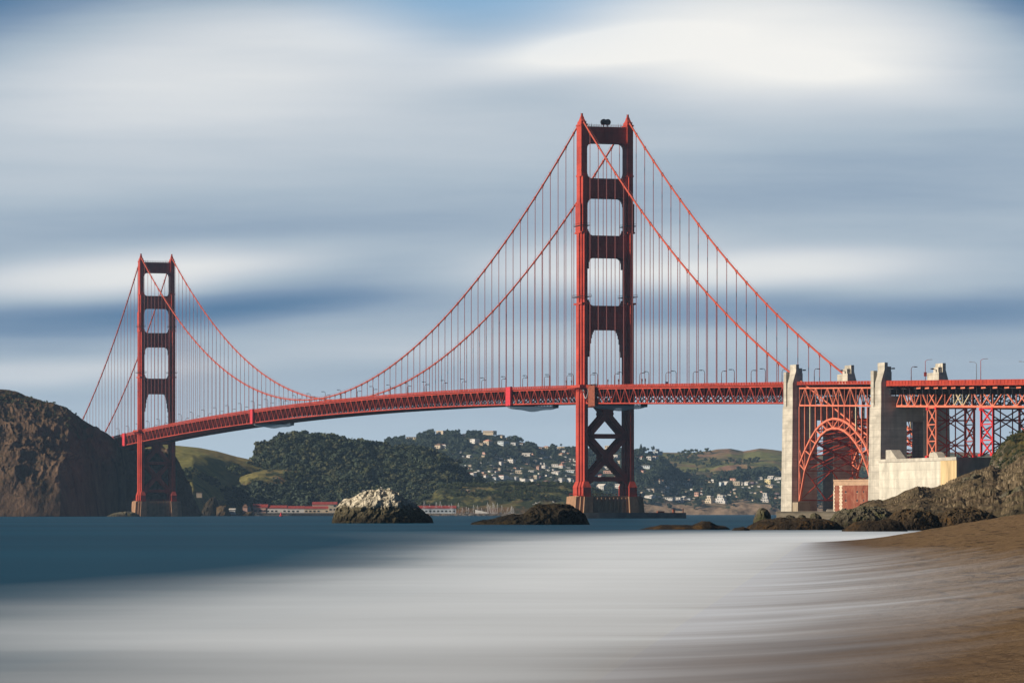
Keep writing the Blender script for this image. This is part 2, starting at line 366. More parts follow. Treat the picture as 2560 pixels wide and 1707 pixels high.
T_shore = terrain_mat('shore_rock', (.115, .083, .052), (.150, .120, .066), (.060, .052, .030), (.205, .158, .100), ns=.06, rock_amt=.75, grass_bias=.55, shrub_bias=.6, bump=.7, bscale=.5, strat=.35, strat_ang=55)
T_knoll = terrain_mat('knoll', (.085, .065, .035), (.115, .095, .030), (.045, .042, .020), (.13, .11, .085), ns=.05, rock_amt=.42, grass_bias=.5, shrub_bias=.52, bump=.6, bscale=.4)

S_head = ridge('headland', [(-260, 940, 3586), (-100, 962, 3586), (0, 977, 3586), (38, 982, 3586), (70, 994, 3586), (118, 1008, 3587), (165, 1020, 3587), (190, 1040, 3588), (210, 1055, 3588), (240, 1075, 3588), (268, 1088, 3589), (290, 1105, 3592), (303, 1122, 3612), (314, 1128, 3660), (340, 1126, 3700), (400, 1124, 3700), (430, 1135, 3690), (446, 1157, 3680), (460, 1190, 3670), (475, 1228, 3660), (486, 1264, 3650), (500, 1292, 3650)],
    [(-260, 3448), (0, 3450), (60, 3452), (150, 3462), (180, 3480), (215, 3505), (255, 3540), (295, 3572), (314, 3590), (400, 3612), (500, 3630)], T_head,
    nu=520, nv=190, amp=13, scale=38, prof=[(0, 0), (.1, .2), (.35, .5), (.6, .72), (.85, .92), (1, 1)], aniso=(1, .7, 1.0), seed=1, gain=.60, crestkeep=.2, oct=7)
S_grass = ridge('grassy_hill', [(250, 1115, 4500), (380, 1108, 4500), (446, 1114, 4500), (496, 1119, 4500), (543, 1128, 4500), (590, 1141, 4500), (628, 1149, 4500), (645, 1152, 4500), (700, 1153, 4500), (800, 1168, 4500), (900, 1195, 4500), (1000, 1230, 4500), (1060, 1290, 4490)],
    [(250, 4080), (480, 4080), (560, 4230), (700, 4400), (1060, 4420)], T_grass, nu=220, nv=80, amp=6, scale=110, crestkeep=.05, seed=2, prof=[(0, 0), (.12, .22), (.4, .5), (.7, .8), (1, 1)])
S_spur = ridge('scrubby_spur', [(470, 1290, 4250), (520, 1262, 4300), (560, 1232, 4350), (590, 1196, 4400), (615, 1186, 4400), (660, 1174, 4420), (720, 1172, 4430), (790, 1190, 4430), (850, 1228, 4430), (900, 1262, 4400), (940, 1290, 4380)],
    [(470, 4160), (560, 4290), (940, 4310)], T_spur, nu=180, nv=70, amp=6, scale=70, seed=3, crestkeep=.1, prof=[(0, 0), (.1, .12), (.4, .35), (.55, .72), (.8, .9), (1, 1)])
CR3 = [(628, 1192), (641, 1165), (652, 1145), (682, 1130), (706, 1121), (735, 1113), (774, 1116), (818, 1121), (839, 1120), (876, 1130), (903, 1131), (944, 1144), (978, 1149), (1046, 1146), (1080, 1156), (1114, 1168), (1138, 1193), (1150, 1212), (1170, 1226), (1200, 1236), (1260, 1246)]
S_forest = ridge('wooded_hill', [(a, b, 4560) for a, b in CR3], [(628, 4300), (1260, 4330)], T_forest, nu=200, nv=80, amp=7, scale=80, seed=4, crestkeep=.1, prof=[(0, 0), (.08, .08), (.5, .45), (.8, .82), (1, 1)])
S_bluff = ridge('low_bluff', [(1015, 1290, 4330), (1032, 1262, 4340), (1074, 1241, 4360), (1102, 1219, 4380), (1128, 1218, 4400), (1162, 1215, 4420), (1213, 1213, 4430), (1255, 1214, 4430), (1319, 1212, 4430), (1404, 1213, 4430), (1434, 1216, 4430), (1490, 1228, 4430), (1535, 1246, 4430), (1556, 1290, 4430)],
    [(1015, 4290), (1032, 4285), (1556, 4290)], T_bluff, nu=260, nv=80, amp=5, scale=40, seed=5, crestkeep=.3, prof=[(0, 0), (.06, .25), (.2, .5), (.55, .8), (1, 1)])
S_far = ridge('far_grass_hills', [(1560, 1150, 8300), (1651, 1131, 8300), (1688, 1132, 8300), (1730, 1132, 8300), (1773, 1128, 8300), (1794, 1124, 8300), (1826, 1122, 8300), (1858, 1128, 8300), (1900, 1121, 8300), (1932, 1124, 8300), (1964, 1129, 8300), (2010, 1136, 8300), (2150, 1140, 8300), (2400, 1130, 8300), (2700, 1150, 8300)],
    [(1560, 7450), (2700, 7450)], T_far, nu=300, nv=90, amp=36, scale=300, seed=6, oct=5, gain=.45, crestkeep=.05, cw=.45, ridged=True, prof=[(0, .2), (.3, .42), (.6, .66), (1, 1)])
S_spur2 = ridge('pink_spur', [(1640, 1215, 7600), (1690, 1198, 7600), (1710, 1188, 7600), (1747, 1179, 7600), (1775, 1181, 7600), (1800, 1192, 7600), (1850, 1215, 7600)],
    [(1640, 7400), (1850, 7400)], terrain_mat('bare_far_slope', (.22, .13, .09), (.20, .15, .085), (.10, .09, .05), (.2, .13, .09), ns=.01, rock_amt=.1), nu=80, nv=30, amp=6, scale=100, seed=8, crestkeep=.1)
CR5 = [(860, 1120), (903, 1110), (944, 1108), (992, 1103), (1029, 1099), (1042, 1094), (1070, 1087), (1119, 1083), (1149, 1086), (1185, 1086), (1221, 1087), (1238, 1090), (1276, 1100), (1323, 1110), (1349, 1117), (1383, 1121), (1425, 1128), (1440, 1130), (1500, 1132), (1593, 1132), (1624, 1132), (1645, 1140), (1665, 1165), (1690, 1192), (1730, 1206), (1780, 1202), (1830, 1192), (1880, 1186), (1920, 1184), (1964, 1180), (2060, 1184), (2200, 1186), (2500, 1200)]
S_town = ridge('town_hill', [(a, b, 7300) for a, b in CR5], [(860, 6650), (2500, 6650)], T_town, nu=560, nv=120, amp=13, scale=120, seed=7, crestkeep=.1, prof=[(0, 0), (.012, .12), (.03, .20), (.12, .28), (.5, .56), (.8, .84), (1, 1)])
S_knoll = ridge('grassy_knoll', [(2425, 1215, 1440), (2447, 1200, 1440), (2470, 1180, 1445), (2480, 1146, 1450), (2504, 1116, 1450), (2530, 1090, 1455), (2560, 1081, 1460), (2620, 1060, 1460), (2800, 1020, 1460), (3100, 1000, 1460), (5200, 960, 1460)],
    [(2425, 1340), (2500, 1250), (2600, 1180), (3100, 1130), (5200, 1000)], T_knoll, nu=260, nv=110, amp=5, scale=16, seed=9, crestkeep=.3, prof=[(0, 0), (.2, .3), (.5, .55), (.8, .85), (1, 1)])
S_mid = ridge('rocky_shore_slope', [(2070, 1310, 900), (2090, 1297, 920), (2105, 1284, 930), (2152, 1266, 960), (2181, 1254, 980), (2205, 1256, 985), (2237, 1246, 1000), (2266, 1233, 1010), (2293, 1224, 1020), (2325, 1228, 1030), (2360, 1222, 1040), (2387, 1208, 1050), (2416, 1197, 1060), (2440, 1190, 1070), (2475, 1182, 1080), (2500, 1190, 1080), (2540, 1170, 1090), (2600, 1150, 1100), (2750, 1120, 1100), (3100, 1080, 1100), (5200, 1050, 1100)],
    [(2070, 740), (2200, 720), (2560, 700), (3100, 640), (5200, 560)], T_shore, nu=480, nv=170, amp=5.0, scale=16, seed=10, crestkeep=.5, aniso=(1, .6, 1), gain=.56, oct=7, xd=.3, block=8, prof=[(0, 0), (.12, .22), (.3, .40), (.55, .62), (.8, .88), (1, 1)])

# ------------------------------------------------------------------ shoreline, sea and beach
def shoreX(Y):
    Y = np.asarray(Y, dtype=float); b = -4.5+.084*Y
    return b+np.where(Y > 405, .055*(np.clip(Y-405, 0, None))**1.45, 0)
FE = [(-400, -12), (60, -7.5), (75, -7.5), (100, -10.5), (127, -13), (166, -11.5), (208, -7.5), (300, -5), (411, -4.5), (500, 5), (566, 18), (620, 33), (700, 62), (740, 200), (800, 3000), (9000, 9000)]
def off_attr(X, Y): return (X-ip(Y, FE))/np.interp(Y, [0, 75, 127, 166, 208, 300, 411, 500, 566, 640, 2000], [10, 10, 8.0, 6.4, 5.6, 6.5, 8, 16, 26, 34, 60])
def in_attr(X, Y):
    d = X-shoreX(Y); d0 = np.interp(Y, [50, 60, 70, 90, 115, 150, 250, 330, 420], [-2.4, -1.5, -.4, 1.0, 2.9, 3.6, 2.6, 1.3, .5]); hw = np.interp(Y, [50, 70, 90, 115, 150, 250, 330, 420], [2.8, 3.0, 3.8, 5.2, 5.0, 3.4, 2.0, 1.2])
    return (d-d0)/hw
def set_attr(o, name, vals):
    a = o.data.attributes.new(name, 'FLOAT', 'POINT'); a.data.foreach_set('value', np.asarray(vals, dtype=np.float32).ravel())
ys = np.concatenate([np.linspace(-400, 20, 20), np.linspace(25, 160, 80), np.linspace(164, 700, 110), np.geomspace(710, 9000, 60)])
xs = np.concatenate([-np.geomspace(9000, 95, 40), np.linspace(-90, 110, 150), np.geomspace(115, 9000, 40)])
XX, YY = np.meshgrid(xs, ys, indexing='ij')
idx = np.arange(XX.size).reshape(XX.shape)
FQ = np.stack([idx[:-1, :-1], idx[1:, :-1], idx[1:, 1:], idx[:-1, 1:]], -1).reshape(-1, 4)
def foam_nodes(N, pos):
    """0..1 foam from the distances stored on the mesh, broken into drawn-out swash streaks"""
    at = N.new('ShaderNodeAttribute', attribute_name='offshore').outputs['Fac']
    ash = N.new('ShaderNodeAttribute', attribute_name='inshore').outputs['Fac']
    # off: metres shoreward of the breaker line, ash: metres up the beach
    sx = N.new('ShaderNodeSeparateXYZ'); N.l.new(pos, sx.inputs[0]); lg = N.m('MULTIPLY', N.m('LOGARITHM', N.m('MAXIMUM', N.m('ADD', sx.outputs[1], 30), 5), 2.718), 1)   # swell spacing widens offshore
    cv = N.new('ShaderNodeCombineXYZ'); N.l.new(sx.outputs[0], cv.inputs[0]); N.l.new(lg, cv.inputs[1])
    mp = N.mapping(cv.outputs[0], scale=(.022, 3.2, 1), rot=(0, 0, 0))
    s1 = N.m('SUBTRACT', N.noise(mp, 1.0, 4, .55, .2), .5)
    mp2 = N.mapping(pos, scale=(.03, .30, 1), rot=(0, 0, R(-3)))
    s2 = N.m('SUBTRACT', N.noise(mp2, 1.0, 4, .6, .15), .5)
    mp3 = N.mapping(pos, scale=(.035, .16, 1), rot=(0, 0, R(3)), loc=(5, 2, 0))
    s3 = N.m('SUBTRACT', N.noise(mp3, 1.0, 3, .5, .15), .5)
    off = N.m('ADD', at, N.m('MULTIPLY', s1, 1.7))
    a = N.ramp(N.m('MULTIPLY_ADD', off, .25, .5), [(.10, 0), (.38, .14), (.62, .74), (1, .96)], 'B_SPLINE')
    up = N.m('ADD', ash, N.m('ADD', N.m('MULTIPLY', s2, .9), N.m('MULTIPLY', s3, 2.2)))
    bf = N.ramp(N.m('MULTIPLY_ADD', up, .2, .5), [(.08, 1), (.38, .86), (.60, .30), (.90, 0)], 'B_SPLINE')
    f = N.m('MULTIPLY', a, bf)
    mp4 = N.mapping(cv.outputs[0], scale=(.04, 9, 1), loc=(9, 3, 0)); s4 = N.m('SUBTRACT', N.noise(mp4, 1.0, 6, .55, .25), .5)
    f = N.m('MULTIPLY', f, N.m('ADD', 1.0, N.m('ADD', N.m('MULTIPLY', s4, .42), N.m('MULTIPLY', s2, .16))))
    return N.m('ADD', f, 0, clamp=True), s1, s2
def sea_mat():
    m = bpy.data.materials.new('sea_water'); m.use_nodes = True; N = NT(m.node_tree); b = N.n['Principled BSDF']
    pos = N.new('ShaderNodeNewGeometry').outputs['Position']
    f, s1, s2 = foam_nodes(N, pos)
    bands = N.noise(N.mapping(pos, scale=(.0012, .006, 1), rot=(0, 0, R(2))), 1.0, 5, .55)
    deep = N.ramp(bands, [(.3, (.001, .034, .070)), (.7, (.005, .068, .125))])
    dst = N.new('ShaderNodeAttribute', attribute_name='dist').outputs['Fac']; deep = N.mixc(N.ramp(N.m('MULTIPLY_ADD', dst, .08, 1), [(.1, 0), (.95, 1)], 'B_SPLINE'), deep, (.095, .062, .040, 1))
    c = N.mixc(N.m('MULTIPLY', f, .95), deep, (.84, .92, 1.0, 1))
    N.l.new(c, b.inputs['Base Color']); b.inputs['Roughness'].default_value = .45
    b.inputs['Specular IOR Level'].default_value = .05; b.inputs['IOR'].default_value = 1.2
    return m
def sand_mat():
    m = bpy.data.materials.new('wet_sand'); m.use_nodes = True; N = NT(m.node_tree); b = N.n['Principled BSDF']
    pos = N.new('ShaderNodeNewGeometry').outputs['Position']
    f, s1, s2 = foam_nodes(N, pos)
    ash = N.new('ShaderNodeAttribute', attribute_name='inshore').outputs['Fac']
    n = N.noise(pos, 1.3, 8, .65); n2 = N.noise(N.mapping(pos, scale=(.5, .18, 1)), .5, 4, .6)
    dry = N.ramp(n, [(.25, (.095, .060, .028)), (.5, (.175, .112, .056)), (.75, (.25, .168, .09))])
    wet = N.ramp(n2, [(.3, (.075, .048, .030)), (.7, (.115, .075, .046))])
    dst = N.new('ShaderNodeAttribute', attribute_name='dist').outputs['Fac']; wf = N.ramp(N.m('MULTIPLY', N.m('ADD', dst, N.m('MULTIPLY', s2, 7)), 1/20), [(.18, 1), (.46, 0)])
    c = N.mixc(wf, dry, wet)
    # footprints and scattered wrack on the dry part
    fp = N.noise(N.mapping(pos, scale=(1.7, .10, 1)), .9, 7, .72); fpm = N.m('MULTIPLY', N.ramp(fp, [(.53, 0), (.60, .8)]), N.m('SUBTRACT', 1, wf))
    c = N.mixc(fpm, c, (.055, .033, .018, 1))
    c = N.mixc(N.m('MULTIPLY', f, .95), c, (.78, .87, 1.0, 1))
    N.l.new(c, b.inputs['Base Color'])
    N.l.new(N.m('MULTIPLY_ADD', wf, -.25, .95), b.inputs['Roughness']); b.inputs['Specular IOR Level'].default_value = .12
    bn = N.new('ShaderNodeBump'); bn.inputs['Distance'].default_value = .35
    N.l.new(N.m('MULTIPLY', N.m('SUBTRACT', 1, wf), .9), bn.inputs['Strength'])
    N.l.new(N.noise(pos, 2.2, 6, .7), bn.inputs['Height']); N.l.new(bn.outputs[0], b.inputs['Normal'])
    return m
sea = link_mesh('sea', np.stack([XX, YY, XX*0], -1).reshape(-1, 3), FQ, sea_mat(), None, True); tag(sea, kind='structure')
set_attr(sea, 'offshore', off_attr(XX, YY)); set_attr(sea, 'inshore', in_attr(XX, YY)); set_attr(sea, 'dist', np.clip(XX-shoreX(YY), -60, 3))
xs2 = np.concatenate([np.linspace(-22, 70, 400), np.geomspace(72, 400, 30)]); ys2 = np.concatenate([np.linspace(-300, 10, 30), np.linspace(14, 560, 640)])
X2, Y2 = np.meshgrid(xs2, ys2, indexing='ij'); d = X2-shoreX(Y2)
Z2 = np.where(d < 0, .03*d, np.where(d < 12, .02*d+.16*d*d/24, np.where(d < 22, 1.2+.165*(d-12), 2.85+.6*(1-np.exp(-(d-22)/4))))); Z2 = np.clip(Z2, -3, None)
Z2 += np.clip(d/14, 0, 1)*(fbm(X2/1.6, Y2/4.5, Y2*0, 5)*.16*np.clip(d/9-.4, .1, 2)+fbm(X2/3.4, Y2/9.0, Y2*0+4, 3)*.14+fbm(X2/14, Y2/40, Y2*0, 2)*.25)
Z2 -= np.clip((Y2-440)/60, 0, 3)*.6
idx = np.arange(X2.size).reshape(X2.shape)
FQ2 = np.stack([idx[:-1, :-1], idx[1:, :-1], idx[1:, 1:], idx[:-1, 1:]], -1).reshape(-1, 4)
beach = link_mesh('beach', np.stack([X2, Y2, Z2], -1).reshape(-1, 3), FQ2, sand_mat(), None, True); tag(beach, kind='structure')
set_attr(beach, 'offshore', off_attr(X2, Y2)); set_attr(beach, 'inshore', in_attr(X2, Y2)); set_attr(beach, 'dist', d)
# sea bed / land sheet well below the water
gb = MB(); gb.box(-9000, 9000, -400, 9000, -16, -15); tag(gb.build('sea_bed', M['seawall']), kind='structure')

# ------------------------------------------------------------------ rocks
def rock_mat(name, low, high, guano=0, g0=.3, sc_=1.0, moss=None):
    m = bpy.data.materials.new(name); m.use_nodes = True; N = NT(m.node_tree); b = N.n['Principled BSDF']
    b.inputs['Roughness'].default_value = .9; b.inputs['Specular IOR Level'].default_value = .15
    g = N.new('ShaderNodeNewGeometry'); pos = g.outputs['Position']; sp = N.new('ShaderNodeSeparateXYZ'); N.l.new(pos, sp.inputs[0])
    nn = N.new('ShaderNodeSeparateXYZ'); N.l.new(g.outputs['Normal'], nn.inputs[0])
    n = N.noise(pos, .9*sc_, 8, .68, .3); n2 = N.noise(pos, .22*sc_, 6, .6)
    z = N.m('ADD', sp.outputs[2], N.m('MULTIPLY', N.m('SUBTRACT', n, .5), 5.0))
    rk = N.ramp(n, [(.3, tuple(x*.4 for x in high)), (.5, high), (.7, tuple(min(1, x*1.5) for x in high))])
    c = N.mixc(N.ramp(N.m('MULTIPLY', z, .1), [(.10, 1), (.35, 0)]), rk, (*low, 1))
    if moss: c = N.mixc(N.ramp(n2, [(.5, 0), (.66, .8)]), c, (*moss, 1))
    if guano:
        gz = N.ramp(N.m('MULTIPLY', N.m('ADD', z, N.m('MULTIPLY', N.m('SUBTRACT', n2, .5), 4)), .1), [(g0, 0), (g0+.13, 1)])
        gn = N.ramp(N.noise(N.mapping(pos, scale=(1, 1, .35)), .8, 8, .7), [(.36, .25), (.56, 1)])
        c = N.mixc(N.m('MULTIPLY', N.m('MULTIPLY', gz, gn), guano), c, (.66, .60, .47, 1))
    N.l.new(c, b.inputs['Base Color'])
    bn = N.new('ShaderNodeBump'); bn.inputs['Distance'].default_value = .5; N.l.new(N.noise(pos, 1.6*sc_, 8, .7), bn.inputs['Height'])
    N.l.new(bn.outputs[0], b.inputs['Normal']); return m
RK_white = rock_mat('guano_rock', (.022, .018, .010), (.10, .085, .05), 1.0, .42, moss=(.06, .05, .02))
RK_dark = rock_mat('kelpy_rock', (.010, .008, .005), (.028, .021, .012), .0, moss=(.045, .032, .012))
RK_brown = rock_mat('weed_brown_rock', (.026, .018, .011), (.085, .060, .032), .0, sc_=1.5, moss=(.11, .060, .018))
RK_grey = rock_mat('grey_boulder_rock', (.035, .028, .018), (.13, .115, .080), .0, sc_=1.6, moss=(.10, .10, .04))
def rock(name, sil, Y, depth, mt, label, amp=1.2, scale=6, nu=150, nv=90, seed=0, group=None, bottom=-1.5, skew=0, ak=1):
    """sil: silhouette [(px,py)] seen at distance Y; a rounded crag of that outline and the given thickness"""
    px = np.linspace(sil[0][0], sil[-1][0], nu); zz = CH+(HOR-ip(px, sil))/FPX*Y
    X = (px-1280)/FPX*Y; s = np.linspace(0, 1, nu); r = depth*np.sqrt(np.clip(1-(2*s-1)**2, .02, 1))
    th = np.linspace(0, np.pi, nv)
    c_ = np.cos(th); q = np.sign(c_)*np.abs(c_)**.8
    YYv = Y-r[:, None]*q[None, :]; H = bottom+(zz-bottom)[:, None]*(np.sin(th)**.75)[None, :]
    XXv = np.repeat(X[:, None], nv, 1)+skew*(H-bottom)
    amp = amp*ak; k = fbm(XXv/scale+seed*3.3, YYv/scale, H/scale, 7, .64, True); k2 = fbm(XXv/scale+9, YYv/scale+seed, H/scale, 5, .55)
    env = np.clip((zz-bottom)/6, .25, 1)[:, None]
    f1, f2, cr = worley(XXv/scale*1.5+seed, YYv/scale*1.5+k2*.5, H/scale*1.9+k2*.5); k = k*.85+(cr-.5)*.45-np.exp(-(f2-f1)*14)*.22
    H = H+(k-.1)*amp*env*np.clip(np.sin(th), 0, 1)[None, :]*.8; YYv = YYv-(k+k2)*amp*1.3*env*np.sign(c_)[None, :]; XXv = XXv+k2*amp*.9*env
    P = np.stack([XXv, YYv, H], -1); idx = np.arange(nu*nv).reshape(nu, nv)
    F = np.stack([idx[:-1, :-1], idx[1:, :-1], idx[1:, 1:], idx[:-1, 1:]], -1).reshape(-1, 4)
    o = link_mesh(name, P.reshape(-1, 3), F, mt, None, False); tag(o, label, 'rock', group)
    return Surf(px, P), P
c5 = lambda L: [(400+x/2.94, 1060+y/2.94) for x, y in L]
c6 = lambda L: [(1000+x/4.704, 1060+y/4.704) for x, y in L]
c7 = lambda L: [(1560+x/4.704, 1060+y/4.704) for x, y in L]
c4 = lambda L: [(1900+x/3.409, 880+y/3.409) for x, y in L]
sW, PW = rock('sea_rock', c5([(1262, 738), (1270, 690), (1290, 625), (1320, 590), (1360, 565), (1400, 560), (1440, 535), (1500, 510), (1560, 495), (1620, 486), (1690, 492), (1740, 512), (1790, 545), (1830, 575), (1880, 600), (1930, 640), (1970, 670), (2000, 700), (2015, 738)]), 1190, 11, RK_white, 'large rounded sea rock whitened on top, black at the waterline', amp=1.5, scale=5, nu=260, nv=150, seed=1)
sD, PD = rock('sea_rock', c6([(800, 1205), (850, 1160), (960, 1135), (1080, 1125), (1200, 1090), (1320, 1068), (1450, 1060), (1530, 1000), (1620, 965), (1760, 960), (1900, 955), (2000, 965), (2080, 1010), (2160, 1060), (2210, 1130), (2240, 1200)]), 1040, 12, RK_dark, 'dark kelp-brown sea rock with a long low tail on its left', amp=1.3, scale=4, nu=280, nv=130, seed=2)
rock('reef', c7([(170, 1280), (190, 1235), (300, 1215), (440, 1188), (620, 1185), (800, 1190), (870, 1165), (920, 1145), (1010, 1148), (1080, 1185), (1180, 1200), (1240, 1225), (1262, 1262)]), 735, 7, RK_brown, 'low flat brown reef lying by itself in the mist', amp=.55, scale=2.4, nu=240, nv=90, seed=3, bottom=-.8, ak=1.4)
rock('boulder', c7([(1520, 1125), (1540, 1085), (1565, 1020), (1600, 990), (1640, 988), (1690, 1015), (1720, 1050), (1730, 1125)]), 790, 2.6, RK_grey, 'upright pyramid-shaped boulder at the left tip of the shore rocks', amp=.5, scale=1.8, nu=90, nv=70, seed=4, bottom=0)
FRONT = [
 (c7([(1262, 1262), (1290, 1225), (1400, 1205), (1470, 1235), (1490, 1265)]), 690, 3.0, RK_brown, 'small low brown rock at the left foot of the shore ledge', .35, 1.6, 5),
 (c7([(1400, 1255), (1480, 1195), (1560, 1150), (1650, 1130), (1760, 1125), (1850, 1105), (1960, 1120), (2100, 1110), (2240, 1120), (2360, 1128), (2480, 1150), (2600, 1230)]), 720, 9, RK_brown, 'long weedy brown shore ledge right of the pyramid-shaped boulder', .8, 2.6, 6),
 (c7([(1890, 1115), (1910, 1080), (1945, 1070), (2000, 1085), (2030, 1115)]), 745, 2.2, RK_grey, 'leftmost small boulder resting on the shore ledge before the sea wall', .3, 1.2, 7),
 (c7([(2040, 1110), (2060, 1075), (2095, 1065), (2130, 1078), (2142, 1110)]), 745, 2.0, RK_grey, 'middle small boulder resting on the shore ledge before the sea wall', .3, 1.2, 8),
 (c7([(2180, 1120), (2200, 1060), (2240, 1045), (2290, 1062), (2325, 1100), (2335, 1130)]), 745, 2.6, RK_grey, 'largest dark boulder resting on the shore ledge before the sea wall', .35, 1.3, 9),
 (c4([(560, 1500), (600, 1425), (665, 1365), (720, 1345), (800, 1350), (870, 1320), (960, 1330), (1060, 1345), (1150, 1400), (1200, 1500)]), 735, 7, RK_grey, 'grey hump of rock below the brick fort corner', .8, 2.4, 10),
 (c4([(700, 1520), (800, 1450), (900, 1435), (1000, 1440), (1100, 1425), (1200, 1450), (1260, 1525)]), 655, 4.5, RK_brown, 'low brown rock washed by mist at the edge of the beach', .5, 1.8, 11),
 (c4([(1040, 1520), (1080, 1420), (1150, 1370), (1250, 1345), (1340, 1350), (1440, 1365), (1500, 1410), (1560, 1510)]), 690, 5, RK_brown, 'reddish brown rock face standing behind the tip of the beach', .8, 2.2, 12),
 (c4([(1460, 1500), (1500, 1400), (1600, 1350), (1700, 1345), (1820, 1335), (1930, 1370), (2020, 1420), (2080, 1470)]), 690, 6, RK_brown, 'dark brown crag above the sand, right of the reddish rock face', .9, 2.4, 13),
 (c4([(820, 1350), (860, 1300), (920, 1275), (980, 1270), (1030, 1290), (1060, 1340)]), 930, 3, RK_dark, 'dark rounded rock just under the base of the pale pylon', .5, 1.8, 14),
 (c4([(1240, 1260), (1290, 1190), (1345, 1165), (1400, 1180), (1450, 1178), (1470, 1230), (1500, 1270)]), 1000, 3.5, RK_dark, 'jagged dark rock against the foot of the white concrete wall', .6, 1.8, 15),
 (c4([(1560, 1330), (1640, 1180), (1740, 1090), (1830, 1070), (1900, 1085), (1960, 1130), (2050, 1240), (2100, 1330)]), 960, 9, RK_grey, 'broad grey-brown shoulder of rock under the grassy knoll', 1.2, 4, 16),
 (c4([(1900, 1440), (1980, 1340), (2060, 1250), (2150, 1190), (2250, 1150), (2400, 1130), (2550, 1180)]), 800, 8, RK_grey, 'sloping grey rock slab above the sand at the right edge', 1.0, 3.5, 17),
]
for sil, Y, dp, mt, lab, am, s_, sd_ in FRONT:
    rock('shore_rock', sil, Y, dp, mt, lab, amp=am, scale=s_, nu=230, nv=120, seed=sd_, bottom=-.5, ak=1.5)
# ================================================================== suspension bridge
T0 = Vector((52.8, 2273, 0)); SV = Vector((.2845, -.9586, 0)); WV = Vector((-.9586, -.2845, 0))
def B(t, o, z): return T0+SV*t+WV*o+Vector((0, 0, z))       # t: metres south of the near tower, o: metres west of the centre line
def tz(px, py, o):
    k = (px-1280)/FPX; b = T0+WV*o; t = (k*b.y-b.x)/(SV.x-k*SV.y); Y = b.y+SV.y*t
    return t, CH+(HOR-py)/FPX*Y
BRZ = math.atan2(SV.y, SV.x)
def rail_z(t):
    if t <= -1280: return 75.6-(-1280-t)*.026
    if t <= 0: s = -t/1280; return 75.5+.1*s+7.6*4*s*(1-s)
    if t <= 343: return 75.5-8.9*t/343
    return 66.6-(t-343)*.0275
class BB(MB):
    """mesh builder in bridge coordinates"""
    def bx(s, t0, t1, o0, o1, z0, z1):
        s.hexa([B(t0, o0, z0), B(t0, o1, z0), B(t1, o1, z0), B(t1, o0, z0), B(t0, o0, z1), B(t0, o1, z1), B(t1, o1, z1), B(t1, o0, z1)])
    def bm(s, a, b, w, h=None): s.beam(B(*a), B(*b), w, h)
bridge = empty('suspension_bridge', B(0, 0, 0), 'long orange suspension bridge with two tall stepped towers crossing the strait', 'bridge')
OC = 13.7
